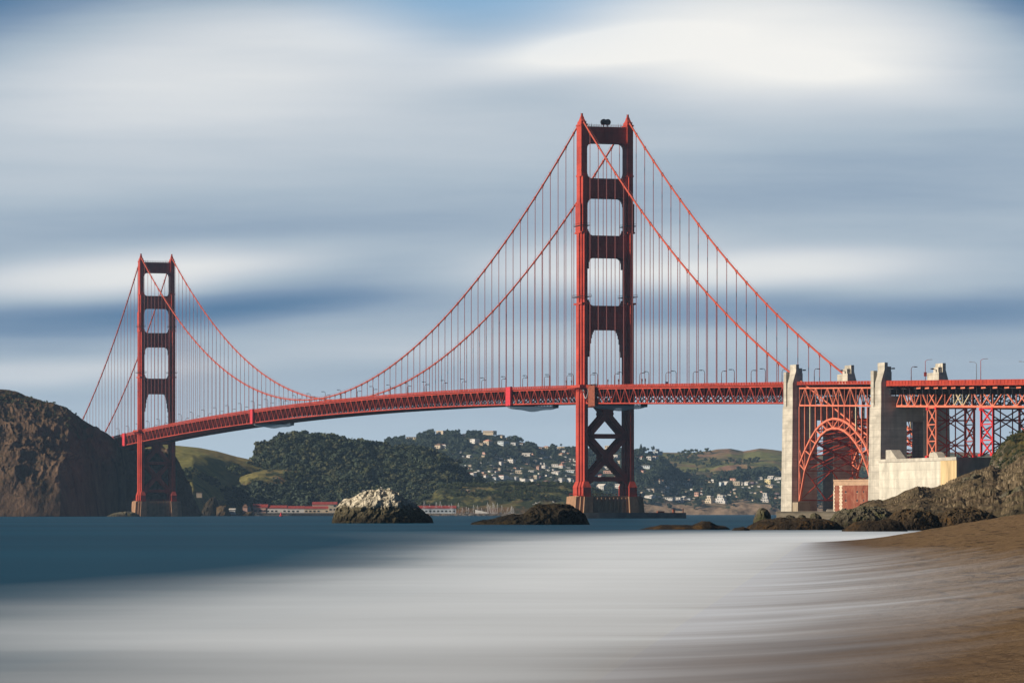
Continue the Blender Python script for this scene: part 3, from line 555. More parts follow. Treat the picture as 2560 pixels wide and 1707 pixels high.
def make_tower(t0, z_pier, has_fender, lab):
    tw = bpy.data.objects.new('tower', None); COL.objects.link(tw); tw.parent = bridge
    if lab: tw['label'] = lab
    secs = [(17, 76, 16.5, 5.5, 2), (76, 121.2, 16.2, 5.4, 2), (121.2, 161.5, 14.5, 5.0, 2), (161.5, 193.8, 12, 4.2, 1), (193.8, 222.5, 9, 3.5, 0)]
    for sd in (1, -1):
        leg = BB(); oc = sd*OC
        def shaft(z0, z1, L, Wd, n, mb=leg):
            # stepped (cruciform) plan made of flush blocks
            if n == 0: mb.bx(t0-L/2, t0+L/2, oc-Wd/2, oc+Wd/2, z0, z1); return
            ls = {1: [5.5], 2: [5.4, 10.6]}[n]; st = .85
            core = Wd/2-n*st
            mb.bx(t0-L/2, t0+L/2, oc-core, oc+core, z0, z1)
            for k in range(n):
                l = ls[n-1-k]*L/16.5 if n == 2 else ls[0]; a = core+k*st; b_ = core+(k+1)*st
                for q in (1, -1): mb.bx(t0-l/2, t0+l/2, oc+q*a, oc+q*b_, z0, z1)
        for z0, z1, L, Wd, n in secs: shaft(z0, z1-.01, L, Wd, n)
        # ledges where the shaft steps back
        for z, L, Wd in ((121.2, 15.6, 5.1), (161.5, 13.2, 4.5), (193.8, 10.4, 3.8)): leg.bx(t0-L/2, t0+L/2, oc-Wd/2, oc+Wd/2, z-.05, z+.9)
        # half set-back of the fourth storey on the outer face
        leg.bx(t0-4.6, t0+4.6, oc+sd*2.1, oc+sd*2.45, 161.6, 178.5)
        # cap
        leg.bx(t0-5, t0+5, oc-2, oc+2, 222.5, 223.4); leg.bx(t0-3.8, t0+3.8, oc-1.5, oc+1.5, 223.4, 225)
        lo = leg.build('leg', M['orange'], tw)
        # base flare
        fl = BB(); shaft(z_pier+.02, z_pier+5.2, 19.4, 7.9, 2, fl)
        for (L0, W0, L1, W1) in ((19.4, 5.1, 16.5, 2.7), (12.5, 6.5, 10.6, 4.1), (6.4, 7.9, 5.4, 5.5)):
            z0, z1 = z_pier+5.2, max(z_pier+8.6, 17.2)
            fl.hexa([B(t0-L0/2, oc-W0/2, z0), B(t0-L0/2, oc+W0/2, z0), B(t0+L0/2, oc+W0/2, z0), B(t0+L0/2, oc-W0/2, z0),
                     B(t0-L1/2, oc-W1/2, z1), B(t0-L1/2, oc+W1/2, z1), B(t0+L1/2, oc+W1/2, z1), B(t0+L1/2, oc-W1/2, z1)])
        fl.build('leg_base', M['orange'], tw)
        # saddle housing and beacon on top of the leg
        s = BB()
        for z0, z1, a, b_ in ((225, 226.3, 3.0, 1.2), (226.3, 227.4, 1.7, 1.0), (227.4, 228.2, 1.1, .8)):
            s.hexa([B(t0-a, oc-b_, z0), B(t0-a, oc+b_, z0), B(t0+a, oc+b_, z0), B(t0+a, oc-b_, z0), B(t0-a*.72, oc-b_*.8, z1), B(t0-a*.72, oc+b_*.8, z1), B(t0+a*.72, oc+b_*.8, z1), B(t0+a*.72, oc-b_*.8, z1)])
        s.tube([B(t0, oc, 228.2), B(t0, oc, 229.6)], [.6, .5], 8)
        for q in (-.6, .6): s.tube([B(t0, oc+q, 228.0), B(t0, oc+q, 229.9)], .09, 5)
        s.build('saddle_housing', M['orange'], tw)
        for z, L, Wd in ((165.8, 13.4, 5.6), (125.5, 15.9, 6.4)):   # maintenance platforms around the shaft
            r = BB()
            for (a, b_) in (((-L/2, -Wd/2), (-L/2, Wd/2)), ((-L/2, Wd/2), (L/2, Wd/2)), ((L/2, Wd/2), (L/2, -Wd/2)), ((L/2, -Wd/2), (-L/2, -Wd/2))):
                r.bm((t0+a[0], oc+a[1], z), (t0+b_[0], oc+b_[1], z), .35); r.bm((t0+a[0], oc+a[1], z+1.2), (t0+b_[0], oc+b_[1], z+1.2), .1)
                r.bm((t0+a[0], oc+a[1], z), (t0+a[0], oc+a[1], z+1.3), .1)
            r.build('platform', M['darkmetal'], tw)
    inn = lambda Wd: OC-Wd/2+.3
    def portal(z_top, z_bot, Wd, upper, lower, th, name='portal_strut'):
        """strut with stepped haunches; upper/lower: list of (inset from leg, dz) corner steps above and below"""
        mb = BB(); a = inn(Wd)
        top = [(a, z_top)]+[(a-i, z_top+dz) for i, dz in upper]
        bot = [(a-i, z_bot-dz) for i, dz in lower]+[(a, z_bot)]
        # build as a fan of convex strips: centre panel + haunch blocks
        mb.bx(t0-th/2, t0+th/2, -a, a, z_bot, z_top)
        for i, dz in upper:
            for q in (1, -1): mb.bx(t0-th/2+.02*i, t0+th/2-.02*i, q*(a-i), q*a, z_top, z_top+dz)
        for i, dz in lower:
            for q in (1, -1): mb.bx(t0-th/2+.02*i, t0+th/2-.02*i, q*(a-i), q*a, z_bot-dz, z_bot)
        # vertical ribbing proud of the face
        n = 26
        for k in range(n):
            o = -a+2*a*(k+.5)/n; mb.bx(t0+th/2, t0+th/2+.06, o-.16, o+.16, z_bot+.7, z_top-.7); mb.bx(t0-th/2-.06, t0-th/2, o-.16, o+.16, z_bot+.7, z_top-.7)
        mb.bx(t0-th/2-.3, t0+th/2+.3, -a, a, z_top-.5, z_top+.02); mb.bx(t0-th/2-.3, t0+th/2+.3, -a, a, z_bot-.02, z_bot+.5)
        return mb.build(name, M['orange'], tw)
    up = [(2.2, .35), (1.5, .8), (.95, 1.4), (.5, 2.3), (.22, 3.4)]; lw = [(3.0, .35), (2.1, .9), (1.4, 1.7), (.85, 2.8), (.4, 4.4)]
    portal(222, 212.8, 3.5, [], lw, 6.5); portal(192.6, 181.6, 4.2, up, lw, 8)
    portal(160.2, 147.9, 5.0, up, lw+[(.55, 6.5)], 9.5)
    portal(120.4, 107, 5.4, up, [(4.0, .5), (3.1, 1.6), (2.5, 3.0), (2.0, 5.0), (1.5, 8.0), (1.0, 12.2), (.5, 15.5)], 10.5)
    rl = BB(); a = OC-2
    for q in (-1, 1):
        rl.bm((t0+q*3, -a, 223.2), (t0+q*3, a, 223.2), .12)
        for k in range(17): o = -a+2*a*k/16; rl.bm((t0+q*3, o, 222), (t0+q*3, o, 223.3), .14)
    for o in (-9.5, -8, 8, 9.5): rl.bm((t0, o, 222), (t0, o, 224.4), .1)
    rl.build('top_railing', M['orange'], tw)
    # cross bracing below the deck
    def diag(z0, z1, name='cross_brace'):
        a = OC-2.4; zc = (z0+z1)/2
        for tt in (t0+5.5, t0-5.5):
            mb = BB(); tk = 1.3
            def flat(p, q, w):
                (o0, y0), (o1, y1) = p, q; L = math.hypot(o1-o0, y1-y0); nx, ny = -(y1-y0)/L*w/2, (o1-o0)/L*w/2
                pts = [(o0+nx, y0+ny), (o0-nx, y0-ny), (o1-nx, y1-ny), (o1+nx, y1+ny)]
                mb.prism(pts, lambda x, y, sdd: B(tt+(tk/2 if sdd else -tk/2), x, y))
            flat((-a, z0), (a, z1), 2.7)
            tk = 1.24; flat((-a, z1), (a, z0), 2.7)
            tk = 1.4; g = 2.6
            mb.prism([(-g, zc-g*.9), (g, zc-g*.9), (g+.8, zc), (g, zc+g*.9), (-g, zc+g*.9), (-g-.8, zc)], lambda x, y, sdd: B(tt+(tk/2 if sdd else -tk/2), x, y))
            for q in (1, -1):
                for zz, dz in ((z0, 1), (z1, -1)):
                    mb.prism([(q*(a+.3), zz-3.6), (q*(a+.3), zz+3.6), (q*(a-3.2), zz+1.2), (q*(a-3.2), zz-1.2)], lambda x, y, sdd: B(tt+(tk/2+.02 if sdd else -tk/2-.02), x, y))
            mb.build(name, M['orange'], tw)
    diag(22.5, 46.6); diag(46.6, 72)
    for z in (22.3, 46.6, 64.2):
        mb = BB(); mb.bx(t0-6.2, t0+6.2, -OC+2.4, OC-2.4, z-1.25, z+1.25); mb.build('horizontal_strut', M['orange'], tw)
    # pier
    p = BB()
    pl = [(-20.6, -9), (-18.2, -9), (-18.2, -10.5), (-16.4, -10.5), (-16.4, -12), (-11, -12), (-11, -9.6), (11, -9.6), (11, -12), (16.4, -12), (16.4, -10.5), (18.2, -10.5), (18.2, -9), (20.6, -9), (20.6, 9), (18.2, 9), (18.2, 10.5), (16.4, 10.5), (16.4, 12), (-16.4, 12), (-16.4, 10.5), (-18.2, 10.5), (-18.2, 9), (-20.6, 9)]
    p.prism(pl, lambda x, y, s_: B(t0+(-y)*(1 if s_ else 1.05), x*(.965 if s_ else 1.03), z_pier if s_ else -2))
    for k in range(9):                      # buttress ribs on the recessed south face
        o = -9.6+19.2*k/8; p.bx(t0+9.5, t0+10.3, o-.35, o+.35, -1, z_pier-.6)
    p.bx(t0-9.2, t0+9.2, -18.6, 18.6, z_pier, z_pier+.35)
    p.build('pier', M['pier'], tw)
    g = BB()
    for q in (-9, 9):
        g.bm((t0+q, -18.3, z_pier+1.6), (t0+q, 18.3, z_pier+1.6), .12)
        for k in range(19): o = -18.3+36.6*k/18; g.bm((t0+q, o, z_pier+.3), (t0+q, o, z_pier+1.7), .12)
    for q in (-18.3, 18.3): g.bm((t0-9, q, z_pier+1.6), (t0+9, q, z_pier+1.6), .12)
    g.build('pier_railing', M['orange'], tw)
    if has_fender:
        fb = BB(); n = 56; ring = []
        for k in range(n):
            th = 2*math.pi*k/n; c_, s_ = math.cos(th), math.sin(th); e = 2/3.2
            ring.append((46*np.sign(c_)*abs(c_)**e, 26*np.sign(s_)*abs(s_)**e))
        V = []
        for sc_, z in ((1, -2), (1, 3.2), (.93, 3.2), (.93, -2)): V += [B(t0+y*sc_, x*sc_, z) for x, y in ring]
        F = []
        for r_ in range(3):
            for k in range(n): k2 = (k+1) % n; F.append((r_*n+k, r_*n+k2, (r_+1)*n+k2, (r_+1)*n+k))
        fb.add(V, F); fb.build('fender_wall', M['fender'], tw)
        for bb_ in ((10, 12, -38, -37, 5), (15, 15.5, -42, -41.5, 5.4), (15, 17, -30, -26, 3.9)):
            x = BB(); x.bx(t0+bb_[0], t0+bb_[1], bb_[2], bb_[3], 3.2, bb_[4]); x.bx(t0+bb_[0]-.15, t0+bb_[1]+.15, bb_[2]-.15, bb_[3]+.15, bb_[4], bb_[4]+.2); x.build('bollard', M['mesh_brown'], tw)
    # walkway wrapping the outer side of each leg at deck level
    for sd in (1, -1):
        w = BB(); zt = rail_z(t0)
        w.bx(t0-13, t0+11, sd*14.2, sd*18.4, zt-1.6, zt-1.15); w.bx(t0-13, t0+11, sd*18.25, sd*18.4, zt-1.15, zt-.05)
        for q in (-13, 10.85): w.bx(t0+q, t0+q+.15, sd*14.2, sd*18.4, zt-1.15, zt-.05)
        for q in np.linspace(-12, 10, 8):
            w.bm((t0+q, sd*18.2, zt-1.7), (t0+q, sd*15.2, zt-5.2), .35)
        w.build('tower_walkway', M['orange'], tw)
    return tw
TS = make_tower(0, 12.3, True, 'nearer, larger looking tower on a concrete pier in the water')
TN = make_tower(-1280, 13.2, False, 'farther, smaller looking tower at the foot of the brown headland')
# round fog beacon drums on the top strut
bd = BB()
for o in (.8, -1.6): bd.tube([B(-.6, o, 225.0), B(.8, o, 225.0)], 1.75, 20)
bd.bm((0, .8, 222), (0, .8, 224), .4); bd.bm((0, -1.6, 222), (0, -1.6, 224), .4)
bd.build('beacon_drum', M['darkmetal'], TS)

# ---- cables and suspenders
ZS = 226.4
def cable_z(t):
    if t < -1280: s = (-1280-t)/343; s1 = min(s, 1); z = ZS+(70.0-ZS)*s1-12.6*4*s1*(1-s1); return z if s <= 1 else 66.0-(s-1)*343*.36
    if t <= 0: s = -t/1280; return ZS-(ZS-84.9)*4*s*(1-s)
    if t <= 343: s = t/343; return ZS+(69.3-ZS)*s-12.6*4*s*(1-s)
    return 66.3-(t-350)*.318
PT = 15.24
susp = []
for o, lab in ((OC, 'western main cable'), (-OC, 'eastern main cable')):
    c = BB()
    ts = list(np.arange(-1280-343, -1280, 343/24))+list(np.arange(-1280, 0, 1280/84))+list(np.arange(0, 343, 343/24))+[343]
    c.tube([B(t, o, cable_z(t)) for t in ts], .50, 10)
    cb = c.build('main_cable', M['cable'], bridge, True); cb['label'] = lab
    c = BB(); c.tube([B(t, o*.93, cable_z(t)) for t in (349, 470)], .42, 10); b_ = c.build('anchor_cable', M['orange_pale'], cb, True)
    bands = BB()
    def hang(t, skip=6):
        z = cable_z(t); zr = rail_z(t)-1.2
        if z-zr > .6: susp.append((t, o, z, zr))
        d = (B(t+.1, o, cable_z(t+.1))-B(t-.1, o, cable_z(t-.1))).normalized(); p = B(t, o, z)
        q = BB() if (-700 < t < 343 and z-zr > 3) else bands; q.tube([p-d*.55, p+d*.55], .72, 8)
        if z-zr > 3: q.bm((t, o, z-.4), (t, o, z-1.7), .5)
        if q is not bands: q.build('cable_band', M['cable'], cb)
    for k in range(1, 84): hang(-1280*k/84)
    for k in range(1, 22): hang(343*k/22.5); hang(-1280-343*k/22.5)
    q = bands.build('cable_band', M['cable'], cb); q['kind'] = 'stuff'
    h = BB()                                            # hand ropes above the cable
    for q in (-.6, .6):
        h.tube([B(t, o+q, cable_z(t)+1.2) for t in ts], .045, 4, False)
    h.build('hand_rope', M['rope'], cb)
susp.sort(key=lambda a: -(a[2]-a[3])/(T0.y-.9586*a[0]))
rest = BB()
for k, (t, o, z, zr) in enumerate(susp):
    mb = BB() if k < 98 else rest
    for dt in (-.33, .33): mb.tube([B(t+dt, o, zr), B(t+dt, o, z)], .105, 6, False)
    if k < 98: mb.build('suspender', M['rope'], bridge)
rr = rest.build('suspender', M['rope'], bridge); rr['kind'] = 'stuff'; rr['label'] = 'many shorter and more distant suspender ropes'

# ---- stiffening trusses, deck, railings
def trusses(par, spans, oo, mat_, panel=7.62, depth=8.3, ztop=1.95, rail_mat=None, first_up=True):
    for o in (oo, -oo):
        for (ta, tb) in spans:
            tr = bpy.data.objects.new('stiffening_truss', None); COL.objects.link(tr); tr.parent = par
            tc_, bc, web = BB(), BB(), BB(); n = int(round((tb-ta)/panel/2))*2; ts = np.linspace(ta, tb, n+1)
            zt = [rail_z(t)-ztop for t in ts]; zb = [z-depth for z in zt]
            for i in range(n):
                tc_.bm((ts[i], o, zt[i]), (ts[i+1], o, zt[i+1]), .70, .62); bc.bm((ts[i], o, zb[i]), (ts[i+1], o, zb[i+1]), .72, .66)
                if i % 2 == 0: web.bm((ts[i], o, zb[i]), (ts[i+1], o, zt[i+1]), .34, .40)
                else: web.bm((ts[i], o, zt[i]), (ts[i+1], o, zb[i+1]), .34, .40)
                web.bm((ts[i], o, zb[i]), (ts[i], o, zt[i]), .24)
                q = .9; z = zt[i]-.3 if i % 2 else zb[i]+.3           # gusset plates
                web.bx(ts[i]-q/1.1, ts[i]+q/1.1, o-.2, o+.2, z-.55, z+.55)
            tc_.build('top_chord', mat_, tr); bc.build('bottom_chord', mat_, tr); web.build('web', mat_, tr)
SP = [(-1280-340, -1280-9), (-1280+9, -9), (9, 334)]
trusses(bridge, SP, OC, M['orange'], ztop=2.15, depth=8.1)
def deck(par, spans, ow, roadmat, steelmat, step=7.62, brace=True, ztop=1.95, depth=8.3, fbd=6.2):
    rd, fb, lat = BB(), BB(), BB()
    for ta, tb in spans:
        n = int(round((tb-ta)/step)); ts = np.linspace(ta, tb, n+1)
        for i in range(n):
            z0, z1 = rail_z(ts[i]), rail_z(ts[i+1])
            rd.hexa([B(ts[i], -ow, z0-1.75), B(ts[i], ow, z0-1.75), B(ts[i+1], ow, z1-1.75), B(ts[i+1], -ow, z1-1.75), B(ts[i], -ow, z0-1.35), B(ts[i], ow, z0-1.35), B(ts[i+1], ow, z1-1.35), B(ts[i+1], -ow, z1-1.35)])
        for t in ts:
            z = rail_z(t); fb.bx(t-.2, t+.2, -ow+.8, ow-.8, z-fbd, z-1.8); zb = z-ztop-depth
            fb.bm((t, -ow+.6, zb), (t, ow-.6, zb), .45, .5)
            if brace:
                for q in (1, -1):
                    fb.bm((t, q*(ow-.6), z-4.0), (t, q*6.5, zb), .35); fb.bm((t, q*6.5, zb), (t, 0, z-4.2), .35)
        for i in range(0, n, 2):
            j = min(i+2, n)
            za, zb_ = rail_z(ts[i])-ztop-depth, rail_z(ts[j])-ztop-depth
            for (a, b_) in ((-ow, 0), (0, ow)):
                lat.bm((ts[i], a, za), (ts[j], b_, zb_), .3); lat.bm((ts[i], b_, za), (ts[j], a, zb_), .3)
        for o in (-9, -4.5, 0, 4.5, 9):
            for i in range(n): lat.bm((ts[i], o, rail_z(ts[i])-2.2), (ts[i+1], o, rail_z(ts[i+1])-2.2), .3, .7)
    rd.build('roadway', roadmat, par); fb.build('floor_beam', steelmat, par); lat.build('lateral_bracing', steelmat, par)
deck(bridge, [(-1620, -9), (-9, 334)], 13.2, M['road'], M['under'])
def railings(par, spans, oo, mat_, step=3.81, fascia=True):
    for sd in (1, -1):
        for ta, tb in spans:
            r = BB(); n = int(round((tb-ta)/step)); ts = np.linspace(ta, tb, n+1); o = sd*oo
            for i in range(n):
                z0, z1 = rail_z(ts[i]), rail_z(ts[i+1])
                r.bm((ts[i], o, z0), (ts[i+1], o, z1), .22, .18)
                # closely spaced bars read as a thin slotted panel
                for a, b_ in ((.12, .42), (.58, .88)):
                    t1, t2 = ts[i]+(ts[i+1]-ts[i])*a, ts[i]+(ts[i+1]-ts[i])*b_
                    r.hexa([B(t1, o-.04, z0-1.1), B(t1, o+.04, z0-1.1), B(t2, o+.04, z0-1.1), B(t2, o-.04, z0-1.1), B(t1, o-.04, z0-.1), B(t1, o+.04, z0-.1), B(t2, o+.04, z0-.1), B(t2, o-.04, z0-.1)])
                r.bm((ts[i], o, z0-1.2), (ts[i], o, z0), .2)
                r.bm((ts[i], o, z0-1.3), (ts[i+1], o, z1-1.3), .3, .34)
                r.bm((ts[i], o, z0-1.5), (ts[i], o-sd*.9, z0-2.0), .3, .3)
            r.build('railing', mat_, par)
railings(bridge, SP, 14.5, M['orange_deep'])

# ---- maintenance gear hung on the bridge
def net_scaffold(tc, w, label, span=(-15.5, 15.0)):
    e = empty('maintenance_scaffold', B(tc, 0, rail_z(tc)-12.5), label, 'scaffold', 'netted maintenance scaffolds slung under the deck')
    zt = rail_z(tc)-10.7; p = BB(); s0, s1 = span
    p.bx(tc-w/2, tc+w/2, s0, s1, zt-.75, zt-.45)
    for o in np.linspace(s0, s1, 17):
        p.bm((tc-w/2, o, zt-.6), (tc-w/2, o, zt+.6), .16); p.bm((tc+w/2, o, zt-.6), (tc+w/2, o, zt+.6), .16); p.bm((tc+w/2, o, zt-.5), (tc+w/2, o+1.6, zt+.5), .14)
    for q in (-w/2, w/2): p.bm((tc+q, s0, zt+.6), (tc+q, s1, zt+.6), .2)
    p.box; p.bx(tc-w/2, tc+w/2, s0, s0+1.2, zt-1.6, zt+.5)
    p.build('platform', M['darkmetal'], e)
    n, m_ = 40, 12; V = []
    for i in range(n+1):
        u = i/n; o = s0+(s1-s0)*u; sag = 2.7*(math.sin(math.pi*min(1, max(0, u)))**.45)*(1+.14*math.cos(u*4*math.pi))
        for j in range(m_+1):
            v = j/m_; V.append(B(tc+(v-.5)*w*1.02, o, zt-.8-sag*(math.sin(math.pi*v)**.4)))
    F = [(i*(m_+1)+j, (i+1)*(m_+1)+j, (i+1)*(m_+1)+j+1, i*(m_+1)+j+1) for i in range(n) for j in range(m_)]
    link_mesh('net', V, F, M['net'], e, True)
net_scaffold(-143, 8, 'white netted scaffold slung under the deck just left of the nearer tower')
net_scaffold(26, 8, 'white netted scaffold slung under the deck beside the braced legs of the nearer tower')
net_scaffold(-830, 8, 'white netted scaffold slung under the deck between the two towers, right of the grassy hill')
def wrap(t0, t1, m_, label, name='tarpaulin_enclosure', zt=.2, zb=10.9, cat='tarpaulin'):
    e = BB(); n = 5
    za = rail_z((t0+t1)/2)
    e.bx(t0, t1, 14.75, 15.7, za-zb, za+zt)
    for k in range(n+1):
        z = za-zb+(zb+zt)*k/n; e.bx(t0-.08, t1+.08, 14.7, 15.85, z-.09, z+.09)
    for t in (t0, t1): e.bx(t-.15, t+.15, 14.65, 15.9, za-zb-.15, za+zt+.15)
    e.bx(t0+.3, t1-.3, 14.0, 14.75, za-zb+.2, za-zb+.5)
    o = e.build(name, m_); tag(o, label, cat, 'wrapped enclosures on the western truss'); return o
wrap(-146, -136, M['tarp_red'], 'bright red sheeted enclosure on the truss left of the nearer tower')
wrap(-841, -832, M['tarp_red'], 'bright red sheeted enclosure on the truss midway between the towers')
wrap(-1355, -1344, M['tarp_red'], 'bright red sheeted enclosure on the truss beside the brown headland')
sm = BB(); za = rail_z(26)                                       # brown scaffold tower right of the near leg
for t in np.linspace(20, 32, 6):
    for o in (14.9, 16.2): sm.bm((t, o, za-12.3), (t, o, za+.4), .18)
for z in np.linspace(za-12.2, za+.3, 9):
    for o in (14.9, 16.2): sm.bm((20, o, z), (32, o, z), .16)
    sm.bx(20, 32, 15, 16.1, z-.06, z)
sm.bx(20.3, 31.7, 16.25, 16.32, za-11.8, za-.4)
tag(sm.build('scaffold_tower', M['mesh_brown']), 'brown mesh-covered scaffold on the truss right of the nearer tower leg', 'scaffold')
hb = BB(); p0 = B(11.5, 15.0, rail_z(8)-2)                      # drooping hose bundle by the tower
pts = [B(8.5+10*u, 15.6, rail_z(8)-2.4-5.2*math.sin(math.pi*u)**.7) for u in np.linspace(0, 1, 16)]
hb.tube(pts, .32, 8); tag(hb.build('hose', M['greymetal'], None, True), 'dark hose drooping below the walkway of the nearer tower', 'hose')

# ---- roadway lamps
def lamp_proto():
    e = empty('street_lamp', (0, 0, 0), 'x', 'street lamp', 'street lamps along the bridge roadway')
    p = MB(); p.tube([(0, 0, 0), (0, 0, 7.0)], [.24, .16], 8); p.box(-.3, .3, -.3, .3, 0, 1.0)
    p.tube([(0, 0, 7.0), (0, .15, 7.6), (0, .6, 8.1), (0, 1.3, 8.3), (0, 2.0, 8.25)], .13, 7); p.build('post', M['lampmetal'], e, True)
    h = MB(); h.hexa([(-.32, 1.5, 7.95), (.32, 1.5, 7.95), (.38, 3.0, 8.0), (-.38, 3.0, 8.0), (-.2, 1.6, 8.4), (.2, 1.6, 8.4), (.25, 2.9, 8.35), (-.25, 2.9, 8.35)])
    h.build('lamp_head', M['lamphead'], e); return e
LP = lamp_proto(); first = True
def place_lamp(t, sd, label):
    global first
    o = LP if first else copy_tree(LP); first = False
    o.location = B(t, sd*(9.5 if sd > 0 else 9.1), rail_z(t)-1.35); o.rotation_euler = (0, 0, BRZ+(0 if sd < 0 else math.pi)); o['label'] = label
ORD = ['first', 'second', 'third', 'fourth', 'fifth', 'sixth', 'seventh', 'eighth', 'ninth', 'tenth', 'eleventh', 'twelfth', 'thirteenth', 'fourteenth', 'fifteenth', 'sixteenth', 'seventeenth', 'eighteenth', 'nineteenth', 'twentieth', 'twenty-first', 'twenty-second', 'twenty-third', 'twenty-fourth', 'twenty-fifth', 'twenty-sixth', 'twenty-seventh', 'twenty-eighth', 'twenty-ninth', 'thirtieth']+['thirty-%s' % s for s in ('first', 'second', 'third', 'fourth', 'fifth', 'sixth', 'seventh', 'eighth', 'ninth')]
for sd, ph, nm in ((1, 153.0, 'right-curving bridge lamp of the near row'), (-1, 172.5, 'left-curving bridge lamp of the far row')):
    ts = [ph+45.72*k for k in range(-34, 5)]
    ts = [t for t in ts if t < 343 and abs(t) > 9 and abs(t+1280) > 9]
    for grp, tl, txt in (([t for t in ts if t > 0], 0, 'from the nearer tower towards the pale pylon'), ([t for t in ts if -1280 < t < 0], 1, 'counted leftward from the nearer tower'), ([t for t in ts if t < -1280], 1, 'counted leftward from the farther tower')):
        g2 = sorted(grp, reverse=bool(tl))
        for i, t in enumerate(g2): place_lamp(t, sd, '%s %s, %s' % (ORD[i], nm, txt))
# small call posts and boxes by the railing
for t, lab, m_ in ((196, None, None),):
    pass
bx_ = BB(); t = tz(1400+1048/3.92, 950, -12.5)[0]; z = rail_z(t); bx_.bx(t-.75, t+.75, -13.2, -11.7, z-1.3, z+1.5); bx_.bx(t-.85, t+.85, -13.3, -11.6, z+1.5, z+1.75); bx_.bx(t-.5, t+.5, -11.7, -11.6, z-1.1, z+1.1)
tag(bx_.build('portable_toilet', M['blue']), 'small blue cabin standing at the foot of a lamp right of the nearer tower', 'cabin')
for px, o, lab in ((1410, 13.6, 'short red post on the rail left of the nearer tower'), (1424, 13.6, 'taller red post on the rail just left of the nearer tower'), (1489.5, 13.6, 'thick red signal post between the legs of the nearer tower, left one'), (1514.5, 13.6, 'thin red post at the middle between the legs of the nearer tower'), (1541, 13.6, 'red signal post between the legs of the nearer tower, right one'), (1600, 13.6, 'thick red signal post just right of the nearer tower'), (1608, 13.6, 'thin red signal post right of the thick one beside the nearer tower')):
    t = tz(px, 950, o)[0]; z = rail_z(t); q = MB(); p = B(t, o-1.2, z-1.3)
    q.tube([p, p+Vector((0, 0, 3.4))], .22, 8); q.tube([p+Vector((0, 0, 3.1)), p+Vector((0, 0, 4.1))], .36, 8); q.tube([p+Vector((0, 0, 4.1)), p+Vector((0, 0, 4.5))], [.3, .1], 8)
    tag(q.build('signal_post', M['lampmetal']), lab, 'post')
for px, lab in ((1372, 'dark sign panel on a lamp post left of the nearer tower'), (1180/1480*0+932, 'dark sign panel on a lamp post right of the mid-span'), (540, 'dark sign panel on a lamp post near the farther tower')):
    pass

# ================================================================== concrete pylons
def pylon(t0, t1, label, zb=0.0, h=0, lab2=''):
    tc = (t0+t1)/2; e = empty('pylon', B(tc, 0, zb), label, 'pylon', 'pairs of concrete pylons')
    zr = rail_z(tc)
    for sd in (1, -1):
        s = BB(); zk = zr-4
        # main shaft, slightly battered
        a0, a1 = 4.2, 16.8
        s.hexa([B(t0-.6, sd*a0, zb), B(t0-.6, sd*(a1+.7), zb), B(t1+.3, sd*(a1+.7), zb), B(t1+.3, sd*a0, zb), B(t0, sd*a0, zk-8), B(t0, sd*a1, zk-8), B(t1, sd*a1, zk-8), B(t1, sd*a0, zk-8)])
        s.bx(t0, t1, sd*11.6, sd*15.0, zk-8, zk+8); s.bx(t0+1, t1-1, sd*4.2, sd*11.6, zk-8, zk-3)
        s.bx(t0+1.2, t0+4.8, sd*15.0, sd*16.8, zk-8, zr+4.7)      # outer buttress
        s.bx(t0+6.6, t1-.02, sd*15.0, sd*16.75, zk-8, zr-1)
        s.hexa([B(t0+6.6, sd*15, zr-1), B(t0+6.6, sd*16.75, zr-1), B(t1-.02, sd*16.75, zr-1), B(t1-.02, sd*15, zr-1), B(t0+6.6, sd*15, zr+5), B(t0+6.6, sd*15.06, zr+5), B(t1-.02, sd*15.06, zr+5), B(t1-.02, sd*15, zr+5)])
        s.hexa([B(t0+5.0, sd*15, zk-8), B(t0+5.0, sd*16.6, zk-8), B(t0+6.4, sd*16.6, zk-8), B(t0+6.4, sd*15, zk-8), B(t0+5.0, sd*15, zr-3), B(t0+5.0, sd*15.4, zr-3), B(t0+6.4, sd*15.4, zr-3), B(t0+6.4, sd*15, zr-3)])
        s.bx(t1-8.6, t1-.02, sd*13.5, sd*15.05, zk+8, zr+8.2)     # tall block
        s.bx(t1-8.2, t1-2.6, sd*13.2, sd*13.5, zk+8, zr+7.4)
        s.bx(t1-6.6, t1-.6, sd*11.6, sd*13.2, zk+8, zr+6.4)
        s.build('pylon_shaft', M['concrete'], e)
        # recessed groove lines, bracket lamp
        g = BB()
        g.bx(t0+6.0, t0+6.5, sd*16.62, sd*16.78, zk-13, zk+1)
        g.build('recess', M['concrete_tan'], e)
        l = BB(); l.bm((t1-3, sd*11.7, zr+5.2), (t1-3, sd*9.9, zr+5.6), .22); l.bx(t1-3.6, t1-2.4, sd*9.0, sd*10.3, zr+5.3, zr+5.9); l.build('bracket_lamp', M['lamphead'], e)
    b_ = BB(); b_.bx(t0+1.5, t1-.5, -11.6, 11.6, zr-18.5, zr-11.5); b_.build('lintel', M['concrete'], e)
    return e
PY1 = pylon(334.5, 348.3, 'pale concrete pylon pair at the left end of the steel arch', zb=2.5)
PY2 = pylon(449, 463, 'pale concrete pylon pair between the steel arch and the white anchorage wall', zb=2.5)

